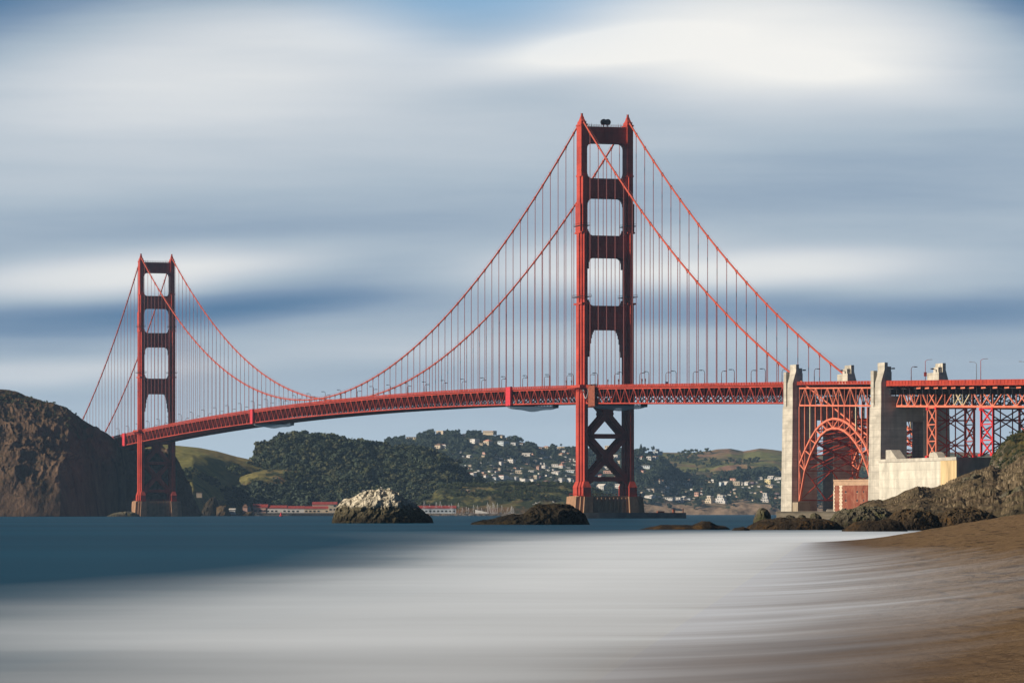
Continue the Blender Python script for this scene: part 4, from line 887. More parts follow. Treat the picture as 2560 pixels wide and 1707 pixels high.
# ================================================================== steel arch span over the fort
arch = empty('steel_arch_bridge', B(400, 0, 3.6), 'pink-orange steel arch span standing between the two concrete pylons', 'arch bridge')
OUTER = c4([(338, 955), (385, 838), (430, 745), (476, 668), (525, 615), (575, 582), (625, 566), (672, 570), (722, 590), (770, 622), (820, 680), (870, 740), (918, 830), (940, 890)])
INNER = c4([(340, 1262), (385, 1010), (432, 878), (478, 780), (524, 706), (573, 664), (622, 648), (672, 650), (722, 672), (770, 712), (820, 776), (870, 860), (918, 990), (940, 1075)])
outer = [tz(x, y, OC) for x, y in OUTER]; inner = [tz(x, y, OC) for x, y in INNER]
outer.append((outer[-1][0]+1.6, outer[-1][1]-6)); inner.append((outer[-1][0], 14))
foot = tz(1900+338/3.409, 880+1270/3.409, OC)
T_A, T_B = 351, 448.5
for o in (OC, -OC):
    r_ = bpy.data.objects.new('arch_rib', None); COL.objects.link(r_); r_.parent = arch
    oc, ic, wb = BB(), BB(), BB()
    zf = foot[1]
    oc.bm((foot[0], o, zf), (outer[0][0], o, outer[0][1]), .8, .8)
    for i in range(len(outer)-1):
        oc.bm((outer[i][0], o, outer[i][1]), (outer[i+1][0], o, outer[i+1][1]), .95, .95); ic.bm((inner[i][0], o, inner[i][1]), (inner[i+1][0], o, inner[i+1][1]), .95, .95)
        if i: wb.bm((outer[i][0], o, outer[i][1]), (inner[i][0], o, inner[i][1]), .45)
        if i < 6: wb.bm((outer[i][0], o, outer[i][1]), (inner[i+1][0], o, inner[i+1][1]), .5)
        else: wb.bm((inner[i][0], o, inner[i][1]), (outer[i+1][0], o, outer[i+1][1]), .5)
    wb.bm((foot[0], o, zf+16), (inner[0][0]+.9, o, inner[0][1]+8), .4); wb.bm((inner[1][0], o, inner[1][1]), (foot[0], o, zf+25), .45)
    oc.build('outer_chord', M['orange_pale'], r_); ic.build('inner_chord', M['orange_pale'], r_); wb.build('web', M['orange_pale'], r_)
    for i, (t, z) in enumerate(outer[:13]):
        s = BB(); s.bm((t, o, z), (t, o, rail_z(t)-12.0), .72, .72); s.build('spandrel_post', M['primer'] if i in (2, 10) else M['orange_pale'], arch)
    tr = bpy.data.objects.new('deck_truss', None); COL.objects.link(tr); tr.parent = arch
    tc_, bc, web = BB(), BB(), BB()
    ts = [t for t, z in outer[:13]]+[T_B]
    zt = lambda t: rail_z(t)-3.1
    zb_ = lambda t: rail_z(t)-11.4
    for i in range(len(ts)-1):
        tc_.bm((ts[i], o, zt(ts[i])), (ts[i+1], o, zt(ts[i+1])), .6, .7); bc.bm((ts[i], o, zb_(ts[i])), (ts[i+1], o, zb_(ts[i+1])), .6, .75)
        tm = ts[i]; web.bm((tm, o, zb_(tm)), (tm, o, zt(tm)), .36)
        if i % 2 == 0: web.bm((ts[i], o, zb_(ts[i])), (ts[i+1], o, zt(ts[i+1])), .42)
        else: web.bm((ts[i], o, zt(ts[i])), (ts[i+1], o, zb_(ts[i+1])), .42)
        if i == 6: web.bm((ts[i], o, zt(ts[i])), (ts[i+1], o, zb_(ts[i+1])), .40)
    tc_.build('top_chord', M['orange_pale'], tr); bc.build('bottom_chord', M['orange_pale'], tr); web.build('web', M['orange_pale'], tr)
    ft = BB(); ft.bx(foot[0]-3, foot[0]+6, o-3.2, o+3.2, 2.5, 8.2); ft.build('footing', M['concrete_tan'], arch)
lb = BB()
for i in range(len(outer)):
    for (t, z) in (outer[i], inner[i]):
        if z > rail_z(t)-12: continue
        lb.bm((t, -OC, z), (t, OC, z), .5)
    if i < len(outer)-1:
        for L_ in (outer, inner):
            (ta, za_), (tb_, zb2) = L_[i], L_[i+1]
            lb.bm((ta, -OC, za_), (tb_, 0, zb2), .42); lb.bm((ta, OC, za_), (tb_, 0, zb2), .42)
            lb.bm((tb_, -OC, zb2), (ta, 0, za_), .42); lb.bm((tb_, OC, zb2), (ta, 0, za_), .42)
# sway frames under the crown and near the springings
for i in (1, 2, 3, 9, 11):
    t, z = inner[i]; zl = foot[1]+1
    if z > 26:
        lb.bm((t, -OC, z), (t+2, OC, z-12), .4); lb.bm((t, OC, z), (t+2, -OC, z-12), .4)
lb.build('sway_bracing', M['orange_deep'], arch)
pf = BB()                                     # posts of the eastern approach seen through the arch
for i in range(len(ts)-1):
    if i % 2 == 0:
        pf.bm((ts[i], -OC, outer[min(i, 12)][1]), (ts[i+1], -OC+6, rail_z(ts[i+1])-12), .35)
        pf.bm((ts[i], OC-2, zb_(ts[i])), (ts[i+1], -OC, zb_(ts[i+1])), .35); pf.bm((ts[i], -OC, zb_(ts[i])), (ts[i+1], OC-2, zb_(ts[i+1])), .35)
pf.build('cross_bracing', M['orange'], arch)
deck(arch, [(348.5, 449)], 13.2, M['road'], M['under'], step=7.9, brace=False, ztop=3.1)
railings(arch, [(348.5, 449)], 14.5, M['orange_deep'])
deck(bridge, [(336, 350)], 11.4, M['road'], M['orange'], step=7, brace=False) if False else None

# ================================================================== approach viaduct
via = empty('approach_viaduct', B(540, 0, 27.5), 'orange steel approach viaduct on braced towers leading off the right edge', 'viaduct')
OV = 9.0
zx = [300, 368, 445, 525, 603, 683, 787, 897, 1005, 1112, 1228, 1338, 1482, 1625, 1770, 1915]
vt = [tz(2180+x/4.9, 1000, OV)[0] for x in zx]
while vt[-1] < 960: vt.append(vt[-1]+12)
for o in (OV, -OV):
    tr = bpy.data.objects.new('deck_truss', None); COL.objects.link(tr); tr.parent = via
    tc_, bc, web, pr = BB(), BB(), BB(), BB()
    zt = lambda t: rail_z(t)-4.4
    zb_ = lambda t: rail_z(t)-11.5
    for i in range(len(vt)-1):
        a, b_ = vt[i], vt[i+1]
        tc_.bm((a, o, zt(a)), (b_, o, zt(b_)), .4, .4); bc.bm((a, o, zb_(a)), (b_, o, zb_(b_)), .8, .9)
        w_ = pr if i in (8, 9) else web
        if i: w_.bm((a, o, zb_(a)), (a, o, zt(a)), .42)
        w_.bm((a, o, zb_(a)), (b_, o, zt(b_)), .5) if i % 3 in (0, 2) or i in (7,) else w_.bm((a, o, zt(a)), (b_, o, zb_(b_)), .5)
        if i % 3 == 2: w_.bm((a, o, zt(a)), (b_, o, zb_(b_)), .46)
        web.bx(a-.9, a+.9, o-.3, o+.3, zb_(a)-.3, zb_(a)+.9)
    tc_.build('top_chord', M['primer'], tr); bc.build('bottom_chord', M['orange_pale'], tr); web.build('web', M['orange_pale'], tr)
    q_ = pr.build('web', M['primer'], tr); q_['label'] = 'stretch of truss web in bare cream primer'
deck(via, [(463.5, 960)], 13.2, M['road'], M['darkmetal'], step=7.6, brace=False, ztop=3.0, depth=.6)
ub = BB()
for t in vt:
    z = zb_(t); ub.bm((t, -OV, z), (t, OV, z), .4); ub.bm((t, OV, z), (t, -OV, z+7), .35); ub.bm((t, -OV, z), (t, OV, z+7), .35)
    ub.bm((t, 0, z), (t, 0, z+7), .3)
for i in range(len(vt)-1):
    a, b_ = vt[i], vt[i+1]; ub.bm((a, -OV, zb_(a)), (b_, OV, zb_(b_)), .35); ub.bm((a, OV, zb_(a)), (b_, -OV, zb_(b_)), .35)
    for o in (-3, 3): ub.bm((a, o, zt(a)), (b_, o, zt(b_)), .3); ub.bm((a, o, zb_(a)), (b_, o, zt(b_)), .3)
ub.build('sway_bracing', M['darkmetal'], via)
fa = BB()                                              # fascia with brackets
n = 130; ts = np.linspace(463.5, 960, n+1)
for sd in (1, -1):
    for i in range(n):
        z0, z1 = rail_z(ts[i]), rail_z(ts[i+1]); o = sd*14.3
        fa.bm((ts[i], o, z0), (ts[i+1], o, z1), .25, .2); fa.bm((ts[i], o, z0-2.0), (ts[i+1], o, z1-2.0), .35, .75)
        fa.hexa([B(ts[i], o-.05, z0-1.6), B(ts[i], o+.05, z0-1.6), B(ts[i+1], o+.05, z1-1.6), B(ts[i+1], o-.05, z1-1.6), B(ts[i], o-.05, z0-.1), B(ts[i], o+.05, z0-.1), B(ts[i+1], o+.05, z1-.1), B(ts[i+1], o-.05, z1-.1)])
        fa.bm((ts[i], o+sd*.1, z0-2.3), (ts[i], o+sd*.1, z0), .26)
        if i % 2 == 0: fa.bm((ts[i], o, z0-2.4), (ts[i], sd*OV, z0-4.4), .4)
fa.build('railing', M['orange_deep'], via)
for i in range(5, 26):
    hg = BB(); a = vt[i]; hg.bx(a-2.4, a+2.4, 13.3, 13.5, rail_z(a)-3.75, rail_z(a)-3.1); hg.build('girder_end', M['orange_pale'], via)
def bent(ta, tb, m_, zb=27.6, top=None):
    e = bpy.data.objects.new('support_tower', None); COL.objects.link(e); e.parent = via
    zt_ = rail_z((ta+tb)/2)-12.2; H = zt_-zb; n = 3
    for o in (OV, -OV):
        lg = BB()
        for t in (ta, tb): lg.bm((t, o, zb+.4), (t, o, zt_), .85)
        lg.build('leg', m_ if o > 0 else M['orange'], e)
        br = BB()
        for k in range(n):
            z0 = zb+H*k/n; z1 = zb+H*(k+1)/n
            br.bm((ta, o, z0), (tb, o, z1), .5); br.bm((tb, o, z0), (ta, o, z1), .48); br.bm((ta, o, z1), (tb, o, z1), .5)
            br.bx((ta+tb)/2-.8, (ta+tb)/2+.8, o-.2, o+.2, (z0+z1)/2-.8, (z0+z1)/2+.8)
        br.build('bracing', m_ if o > 0 else M['orange'], e)
    br = BB()
    for t in (ta, tb):
        for k in range(2):
            z0 = zb+H*k/2; z1 = zb+H*(k+1)/2
            br.bm((t, OV, z0), (t, -OV, z1), .5); br.bm((t, -OV, z0), (t, OV, z1), .48); br.bm((t, OV, (z0+z1)/2), (t, -OV, (z0+z1)/2), .4)
        br.bm((t, 0, zb), (t, 0, zt_), .42); br.bm((t, OV, zt_), (t, -OV, zt_), .6)
    br.build('transverse_bracing', M['orange'], e)
    ft = BB()
    for o in (OV, -OV):
        for t in (ta, tb): ft.bx(t-1.3, t+1.3, o-1, o+1, zb, zb+1); ft.bx(t-.9, t+.9, o-.7, o+.7, zt_-.9, zt_+.3)
    ft.build('shoe', M['orange_red'], e)
bent(500, 510, M['orange_pale']); bent(560, 573, M['orange_red']); bent(622, 634, M['orange'])
for q_ in (690, 760, 830, 900): bent(q_, q_+12, M['orange'])

# anchorage block, terrace wall
an = empty('anchorage_block', B(508, 0, 2), 'massive white-fronted concrete anchorage below the viaduct', 'anchorage')
w = BB(); w.bx(463.7, 536.0, 17.2, 18.0, 1, 26.0); w.build('west_wall', M['concrete_white'], an)
w = BB(); w.bx(536.0, 554, 17.2, 18.05, 1, 26.0); q_ = w.build('west_wall', M['stain'], an); q_['label'] = 'rust-stained end of the wall'
w = BB(); w.bx(463.7, 554, -17, 17.2, 1, 27.2); w.build('block_body', M['concrete_tan'], an)
w = BB(); w.bx(463.7, 554.25, 17.2, 18.3, 26.0, 27.4); w.build('coping', M['concrete'], an)
w = BB(); w.prism([(468, 27.3), (482, 27.3), (474, 31.6), (468, 31.6)], lambda x, y, s_: B(x, 16.5 if s_ else 12, y)); w.build('parapet', M['concrete'], an)
w = BB(); w.prism([(519, 27.3), (530, 27.3), (528, 29.3), (525, 30), (520, 29.6)], lambda x, y, s_: B(x, 16.5 if s_ else 13, y)); w.build('parapet', M['concrete'], an)

# tall slender lamps of the approach road
def tall_lamp(px, pytop, right, col, label, boxed=False, Yo=None, o=3):
    t, z = tz(px, pytop, o); zr = rail_z(t)-1.35; base = B(t, o, zr); e = empty('road_lamp', base, label, 'street lamp', 'tall slim lamps on the approach road')
    H = z-zr; s = 1 if right else -1; R_ = Vector((s, 0, 0)); p = MB(); b0 = Vector(base)
    p.tube([b0, b0+Vector((0, 0, H-.8)), b0+Vector((0, 0, H-.5))+R_*.3, b0+Vector((0, 0, H-.1))+R_*1.0, b0+Vector((0, 0, H))+R_*2.2], [.16, .12, .1, .09, .08], 7); p.build('post', col, e, True)
    h = MB(); c = b0+Vector((0, 0, H))+R_*2.6; h.hexa([c+Vector(v) for v in ((-.6, -.25, -.12), (.6, -.25, -.12), (.6, .25, -.12), (-.6, .25, -.12), (-.5, -.15, .15), (.5, -.15, .15), (.5, .15, .15), (-.5, .15, .15))]); h.build('lamp_head', M['greymetal'], e)
    if boxed:
        q = MB(); c = b0+Vector((0, 0, 3.4)); q.box(c.x-.6, c.x+.6, c.y-.4, c.y+.4, c.z, c.z+1.7); q.box(c.x-.7, c.x+.7, c.y-.5, c.y+.5, c.z+1.7, c.z+1.85); q.build('control_box', M['orange'], e)
tall_lamp(2180+653/4.9, 880+92/4.9, True, M['orange'], 'tall red lamp with a red box between the second pylon and the far one', True)
tall_lamp(2180+1280/4.9, 880+120/4.9, False, M['greymetal'], 'tall grey lamp curving left near the right edge')
tall_lamp(2180+1332/4.9, 880+82/4.9, True, M['orange'], 'tall red lamp curving right near the right edge')
tall_lamp(2180+1890/4.9, 880+116/4.9, False, M['greymetal'], 'grey lamp head just reaching in at the right edge')
o_ = copy_tree(LP); t = tz(2180+478/4.9, 930, -9)[0]; o_.location = B(t, -9.1, rail_z(t)-1.35); o_.rotation_euler = (0, 0, BRZ); o_['label'] = 'short left-curving lamp standing right of the second pylon'
# fence on the far side of the approach
# ================================================================== brick fort, sea wall
def brick_mat():
    m = bpy.data.materials.new('red_brick'); m.use_nodes = True; N = NT(m.node_tree); b = N.n['Principled BSDF']; b.inputs['Roughness'].default_value = .9; b.inputs['Specular IOR Level'].default_value = .1
    pos = N.new('ShaderNodeNewGeometry').outputs['Position']
    n = N.ramp(N.noise(pos, .35, 7, .65), [(.3, (.15, .042, .026)), (.5, (.22, .066, .040)), (.72, (.32, .14, .09))])
    s = N.ramp(N.noise(N.mapping(pos, scale=(1, 1, .2)), .6, 4, .6), [(.5, 0), (.75, .6)])
    N.l.new(N.mixc(s, n, (.34, .21, .14, 1)), b.inputs['Base Color']); return m
M['brick'] = brick_mat(); M['quoin'] = mat('granite_quoin', (.66, .55, .42), .9, .1, var=.2, vscale=.3); M['band'] = mat('stone_band', (.45, .30, .20), .9, .1, var=.25, vscale=.3)
def GP(px, Y, z): return Vector(((px-1280)/FPX*Y, Y, z))
fort = empty('brick_fort', GP(2140, 1920, 3.4), 'three-storey red brick fort with pale quoins under the steel arch', 'fort')
fpl = [GP(2084, 1921, 0), GP(2102, 1914, 0), GP(2152, 1899, 0), GP(2230, 1883, 0), GP(2270, 1930, 0), GP(2200, 1965, 0)]
def fprism(mb, off, z0, z1):
    c = sum(fpl, Vector())/len(fpl); P = [p+(p-c).normalized()*off for p in fpl]
    mb.prism([(p.x, p.y) for p in P], lambda x, y, s_: Vector((x, y, z1 if s_ else z0)))
b_ = MB(); fprism(b_, 0, 2.5, 16.2); b_.build('wall', M['brick'], fort)
b_ = MB(); fprism(b_, .25, 16.2, 16.9); fprism(b_, .05, 16.9, 18.3); fprism(b_, .3, 18.3, 19.0); b_.build('parapet', M['band'], fort)
for i in (0, 1):
    b_ = MB()
    for k in range(15):
        z = 3.4+k*.86; p = fpl[i]; 
        for a, nx in ((fpl[(i+1) % 6], .9), (fpl[i-1], .9)):
            d = (a-p).normalized(); L = 1.5 if (k % 2 == 0) else .95; n_ = Vector((d.y, -d.x, 0)) if a is fpl[(i+1) % 6] else Vector((-d.y, d.x, 0)); n_ = n_*.12
            q0, q1 = p-d*.1, p+d*L
            b_.hexa([q0+n_+Vector((0, 0, z)), q1+n_+Vector((0, 0, z)), q1-n_+Vector((0, 0, z)), q0-n_+Vector((0, 0, z)), q0+n_+Vector((0, 0, z+.78)), q1+n_+Vector((0, 0, z+.78)), q1-n_+Vector((0, 0, z+.78)), q0-n_+Vector((0, 0, z+.78))])
    b_.build('quoin', M['quoin'], fort)
def on_face(i, u, z, w, h, name='window', m_=None, pr=.06):
    a, c = fpl[i], fpl[(i+1) % 6]; d = (c-a).normalized(); n_ = Vector((d.y, -d.x, 0)); p = a+(c-a)*u
    mb = MB(); P = [p-d*w/2, p+d*w/2]
    mb.hexa([P[0]-n_*.3+Vector((0, 0, z)), P[1]-n_*.3+Vector((0, 0, z)), P[1]+n_*pr+Vector((0, 0, z)), P[0]+n_*pr+Vector((0, 0, z)), P[0]-n_*.3+Vector((0, 0, z+h)), P[1]-n_*.3+Vector((0, 0, z+h)), P[1]+n_*pr+Vector((0, 0, z+h)), P[0]+n_*pr+Vector((0, 0, z+h))])
    return mb.build(name, m_ or M['glass'], fort)
for z in (12.6, 8.5, 4.4):
    for u in (.25, .82): on_face(1, u, z, 1.15, .95); f_ = on_face(1, u, z-.22, 1.7, .2, 'sill', M['band'], .10)
    for u in (.09, .27, .52): on_face(2, u, z, .5, 1.0)
sw = MB(); sw.hexa([GP(1941, 1900, -1), GP(2150, 1880, -1), GP(2150, 1886, -1), GP(1941, 1906, -1), GP(1941, 1900, 3.4), GP(2150, 1880, 3.4), GP(2150, 1886, 3.4), GP(1941, 1906, 3.4)])
sw.hexa([GP(1940, 1899.6, 3.4), GP(2150, 1879.6, 3.4), GP(2150, 1881, 3.4), GP(1940, 1901, 3.4), GP(1940, 1899.6, 3.8), GP(2150, 1879.6, 3.8), GP(2150, 1881, 3.8), GP(1940, 1901, 3.8)])
tag(sw.build('sea_wall', M['seawall']), 'long low weathered concrete sea wall in front of the arch and fort', 'wall')
tb_ = MB(); V = [GP(1941, 1906, 2.9), GP(2330, 1860, 2.9), GP(2330, 2050, 2.9), GP(1960, 2010, 2.9)]; tb_.add(V+[v-Vector((0, 0, 4)) for v in V], [(0, 1, 2, 3), (0, 4, 5, 1), (1, 5, 6, 2), (2, 6, 7, 3), (3, 7, 4, 0)]); tag(tb_.build('fort_terrace', M['seawall']), kind='structure')
bx_ = MB(); p = GP(2075, 1898, 3.4); bx_.box(p.x-1.6, p.x+1.6, p.y-1, p.y+1, 3.4, 4.5); bx_.box(p.x-1.4, p.x+1.4, p.y-.8, p.y+.8, 4.5, 4.8); tag(bx_.build('concrete_block', M['concrete']), 'small pale concrete block on the sea wall left of the fort', 'block')

# ================================================================== far shore buildings
BL = {'cream': (.52, .44, .33), 'white': (.62, .60, .57), 'grey': (.40, .41, .42), 'pink': (.58, .36, .29), 'yellow': (.66, .56, .30), 'tan': (.42, .33, .24), 'blue-grey': (.50, .56, .60), 'mauve': (.30, .22, .26)}
BM = {k: mat('wall_'+k, v, .9, .1, var=.18, vscale=.3) for k, v in BL.items()}
RM = {'red': mat('roof_red', (.30, .055, .045), .9, .1, var=.2, vscale=.3), 'grey': mat('roof_grey', (.20, .20, .21), .9, .1), 'brown': mat('roof_brown', (.17, .10, .07), .9, .1), 'pale': mat('roof_pale', (.62, .58, .52), .9, .1), 'pink': mat('roof_pink', (.50, .25, .18), .9, .1)}
rnd = random.Random(5)
def house(name, px, py, w, h, Y, wall, roof, rk, label, cat='house', group=None, wins=True, depth=None, base=None, tiers=1, z=None, rz=None):
    """(px,py) foot centre in the photo, w,h in metres"""
    x, yy = (px-1280)/FPX*Y, Y; z0 = z if z is not None else CH+(HOR-py)/FPX*Y
    e = empty(name, (x, yy, z0), label, cat, group, rz if rz is not None else rnd.uniform(-1.0, -.3)); D = depth or max(7, w*.6)
    def loc(mb, nm, m_, par=e):                     # local coordinates
        me = bpy.data.meshes.new(nm); me.from_pydata(mb.V, [], mb.F); me.update(); me.materials.append(m_)
        o = bpy.data.objects.new(nm, me); COL.objects.link(o); o.parent = par; return o
    mb = MB(); rh = h*(.34 if rk in ('gable', 'hip') else .08); hb_ = h-rh; W2 = w/2
    if tiers == 1: mb.box(-W2, W2, 0, D, -2.5, hb_)
    else:
        for k in range(tiers): mb.box(-W2+k*w*.09, W2-k*w*.16, k*D*.2, D, -2.5 if k == 0 else hb_*k/tiers+.01, hb_*(k+1)/tiers)
    loc(mb, 'wall', BM[wall])
    r = MB()
    if rk == 'gable':                              # ridge runs left-right
        r.prism([(-.5, hb_), (D+.5, hb_), (D/2, h)], lambda y, zz, s_: Vector(((W2+.4) if s_ else (-W2-.4), y, zz)))
    elif rk == 'gable_front':
        r.prism([(-W2-.4, hb_), (W2+.4, hb_), (0, h)], lambda x_, zz, s_: Vector((x_, (D+.3) if s_ else -.5, zz)))
        g = MB(); g.prism([(-W2+.2, hb_), (W2-.2, hb_), (0, h-.5)], lambda x_, zz, s_: Vector((x_, -.4 if s_ else -.6, zz))); loc(g, 'gable', BM[wall])
    elif rk == 'hip':
        k = min(W2*.6, D/2); V = [(-W2-.4, -.4, hb_), (W2+.4, -.4, hb_), (W2+.4, D+.4, hb_), (-W2-.4, D+.4, hb_), (-W2+k, D/2, h), (W2-k, D/2, h)]
        r.add(V, [(0, 1, 5, 4), (1, 2, 5), (2, 3, 4, 5), (3, 0, 4), (3, 2, 1, 0)])
    else:
        tw_ = W2-(tiers-1)*w*.16; r.box(-W2+(tiers-1)*w*.09-.4, tw_+.4, (tiers-1)*D*.2-.5, D+.4, hb_, h)
    loc(r, 'roof', RM[roof])
    if wins and w > 6.5:
        nf = max(1, int(hb_/3.3)); nc = max(2, int(w/4.0))
        for f in range(nf):
            for c in range(nc):
                if rnd.random() < .12: continue
                xx = -W2+w*(c+.5)/nc; q = MB(); ww = w/nc*.27; z_ = hb_*(f+.3)/nf; off = 0
                if tiers > 1:
                    off = f*D*.2 if nf == tiers else 0
                    if abs(xx+.035*w*f) > W2*.75: continue
                q.box(xx-ww, xx+ww, off-.12, off+.2, z_, z_+min(1.7, hb_/nf*.5)); loc(q, 'window', M['glass'])
    return e
# --- red roofed harbour buildings
YB = 4240; sB = YB/FPX/2.94
def hb5(x0, x1, y0, y1, wall, roof, rk, label, Y=YB, **k):
    s = Y/FPX/2.94; return house(k.pop('name', 'harbour_building'), 400+(x0+x1)/2/2.94, 1060+y1/2.94, (x1-x0)*s, (y1-y0)*s, Y, wall, roof, rk, label, 'building', rz=0, **k)
gB = 'red roofed buildings along the harbour'
hb5(684, 790, 588, 655, 'pink', 'red', 'gable', 'leftmost red-roofed harbour building, in front of the dark trees', group=gB, depth=14)
hb5(778, 930, 596, 656, 'white', 'red', 'gable', 'long white harbour building with red roof, second from the left', group=gB, depth=15)
hb5(930, 1060, 600, 656, 'white', 'red', 'gable', 'middle section of white harbour building with red roof, third from the left', group=gB, depth=15)
hb5(1060, 1240, 602, 655, 'cream', 'red', 'gable', 'cream harbour building with low red roof just left of the whitened rock', group=gB, depth=15)
hb5(1120, 1300, 570, 628, 'pink', 'red', 'gable', 'higher red-roofed building standing behind the harbour front', Y=4290, group=gB, depth=15)
hb5(1238, 1300, 585, 640, 'cream', 'red', 'gable_front', 'small gabled building with red roof beside the left edge of the whitened rock', group=gB, depth=10, Y=4236)
hb5(1885, 2175, 598, 656, 'blue-grey', 'red', 'gable', 'long low red-roofed shed right of the whitened rock behind the sailboats', group=gB, depth=16)
hb5(728, 755, 574, 604, 'cream', 'pale', 'flat', 'small cream tower above the leftmost red roofs', Y=4300)
hb5(758, 802, 572, 600, 'pink', 'brown', 'hip', 'small pink house right of the cream tower above the red roofs', Y=4310)
hb5(840, 900, 570, 602, 'mauve', 'brown', 'hip', 'dim brown-roofed house among trees above the harbour', Y=4320)
hb5(608, 642, 588, 652, 'pink', 'brown', 'hip', 'tall narrow pinkish fog station house on the point left of the red roofs', Y=4080, depth=8)
hb5(645, 662, 600, 645, 'white', 'red', 'gable_front', 'thin white outbuilding beside the pinkish fog station house', Y=4085, depth=6)
hb5(508, 552, 618, 645, 'white', 'pale', 'gable', 'low bright white shed on the rocks under the headland', Y=4060, depth=7)
hb5(268, 308, 500, 522, 'tan', 'brown', 'flat', 'small grey hut partly hidden right of the farther tower', Y=3990)
house('bunker', 1000+797/4.704, 1060+802/4.704, 38/4.704*.44, 34/4.704*.44, 4345, 'pink', 'pale', 'flat', 'small square concrete lookout on the scrub bluff', 'bunker', wins=False, depth=3)
rock('shore_rock', c5([(413, 672), (420, 615), (450, 602), (490, 605), (512, 640), (520, 672)]), 4050, 9, RK_brown, 'brown rock stack left of the low white shed', amp=2.2, scale=8, nu=70, nv=40, seed=21)
rock('shore_rock', c5([(575, 672), (590, 655), (640, 650), (680, 640), (695, 672)]), 4070, 8, RK_brown, 'low reddish rock under the fog station house', amp=1.6, scale=7, nu=60, nv=36, seed=22)
rock('shore_rock', c5([(300, 672), (330, 600), (360, 560), (400, 540), (430, 600), (450, 672)]), 4075, 18, RK_dark, 'dark shaded crag right of the farther tower', amp=4, scale=12, nu=80, nv=50, seed=23)
rock('shore_rock', [(268, 1289), (290, 1281), (320, 1279), (340, 1282), (350, 1289)], 3470, 8, RK_grey, 'low pale rocks at the waterline left of the farther pier', amp=1.3, scale=4, nu=70, nv=36, seed=24)
# harbour pier on piles
hp = MB(); x0, x1 = GP(400+700/2.94, 4200, 0).x, GP(400+932/2.94, 4200, 0).x
hp.box(x0, x1, 4196, 4206, 2.6, 3.3)
for k in range(26):
    x = x0+(x1-x0)*k/25
    for y in (4197, 4204): hp.tube([(x, y, -1), (x, y, 2.6)], .28, 6)
    hp.beam((x, 4197, 3.3), (x, 4197, 4.4), .14)
hp.beam((x0, 4197, 4.4), (x1, 4197, 4.4), .14); tag(hp.build('wooden_pier', M['fender']), 'long timber pier on piles before the red-roofed harbour buildings', 'pier')
q5 = MB(); q5.box(GP(400+930/2.94, 4215, 0).x, GP(400+1300/2.94, 4215, 0).x, 4215, 4230, -1, 3.2)
for k in range(30):
    x = GP(400+(930+370*k/29)/2.94, 4215, 0).x; q5.beam((x, 4214, -1), (x, 4214, 3.6), .5)
tag(q5.build('harbour_quay', M['fender']), 'dark quay wall between the pier and the whitened rock', 'quay')
gd = MB(); gd.box(GP(560, 4235, 0).x, GP(1500, 4235, 0).x, 4232, 4420, -1, 2.6); tag(gd.build('harbour_ground', M['seawall']), kind='structure')
# rubble breakwater
rb = []; rr_ = random.Random(3); V = []; F = []
bx0, bx1 = GP(1062, 4225, 0).x, GP(1312, 4225, 0).x
for k in range(900):
    x = rr_.uniform(bx0, bx1); y = rr_.uniform(4222, 4231); z = rr_.uniform(-.6, 2.2-abs(y-4226)*.25); s = rr_.uniform(.5, 1.15); b0 = len(V)
    rx = [rr_.uniform(-.3, .3)*s for _ in range(24)]
    for i, (a, b_, c) in enumerate(((-1, -1, -1), (1, -1, -1), (1, 1, -1), (-1, 1, -1), (-1, -1, 1), (1, -1, 1), (1, 1, 1), (-1, 1, 1))):
        V.append((x+a*s*.8+rx[i*3], y+b_*s*.8+rx[i*3+1], z+c*s*.6+rx[i*3+2]))
    F += [tuple(i+b0 for i in f) for f in BOXF]
tag(link_mesh('breakwater', V, F, mat('rubble', (.26, .22, .18), .9, .1, var=.4, vscale=.5)), 'low rubble breakwater of piled stones in front of the sailboats', 'breakwater')
rw = MB(); rw.add([GP(1150, 4300, 2), GP(1226, 4300, 2), GP(1226, 4300, 12.5), GP(1165, 4300, 10.5), GP(1150, 4308, 2), GP(1226, 4308, 2), GP(1226, 4308, 12.5), GP(1165, 4308, 10.5)], [(0, 1, 2, 3), (7, 6, 5, 4), (0, 4, 5, 1), (1, 5, 6, 2), (2, 6, 7, 3), (3, 7, 4, 0)])
tag(rw.build('retaining_wall', BM['tan']), 'pale tan retaining wall cut into the bluff behind the masts', 'wall')
wk = MB(); p = GP(1188, 4262, 2.6); wk.prism([(0, 0), (13, 0), (13, 1.2), (0, 4)], lambda x, y, s_: Vector((p.x+x, p.y+(6 if s_ else 0), 2.6+y))); wk.box(p.x+1, p.x+12, p.y-.1, p.y, 3, 3.4); tag(wk.build('boathouse', M['white']), 'low white boathouse with a sloping roof among the masts', 'building')
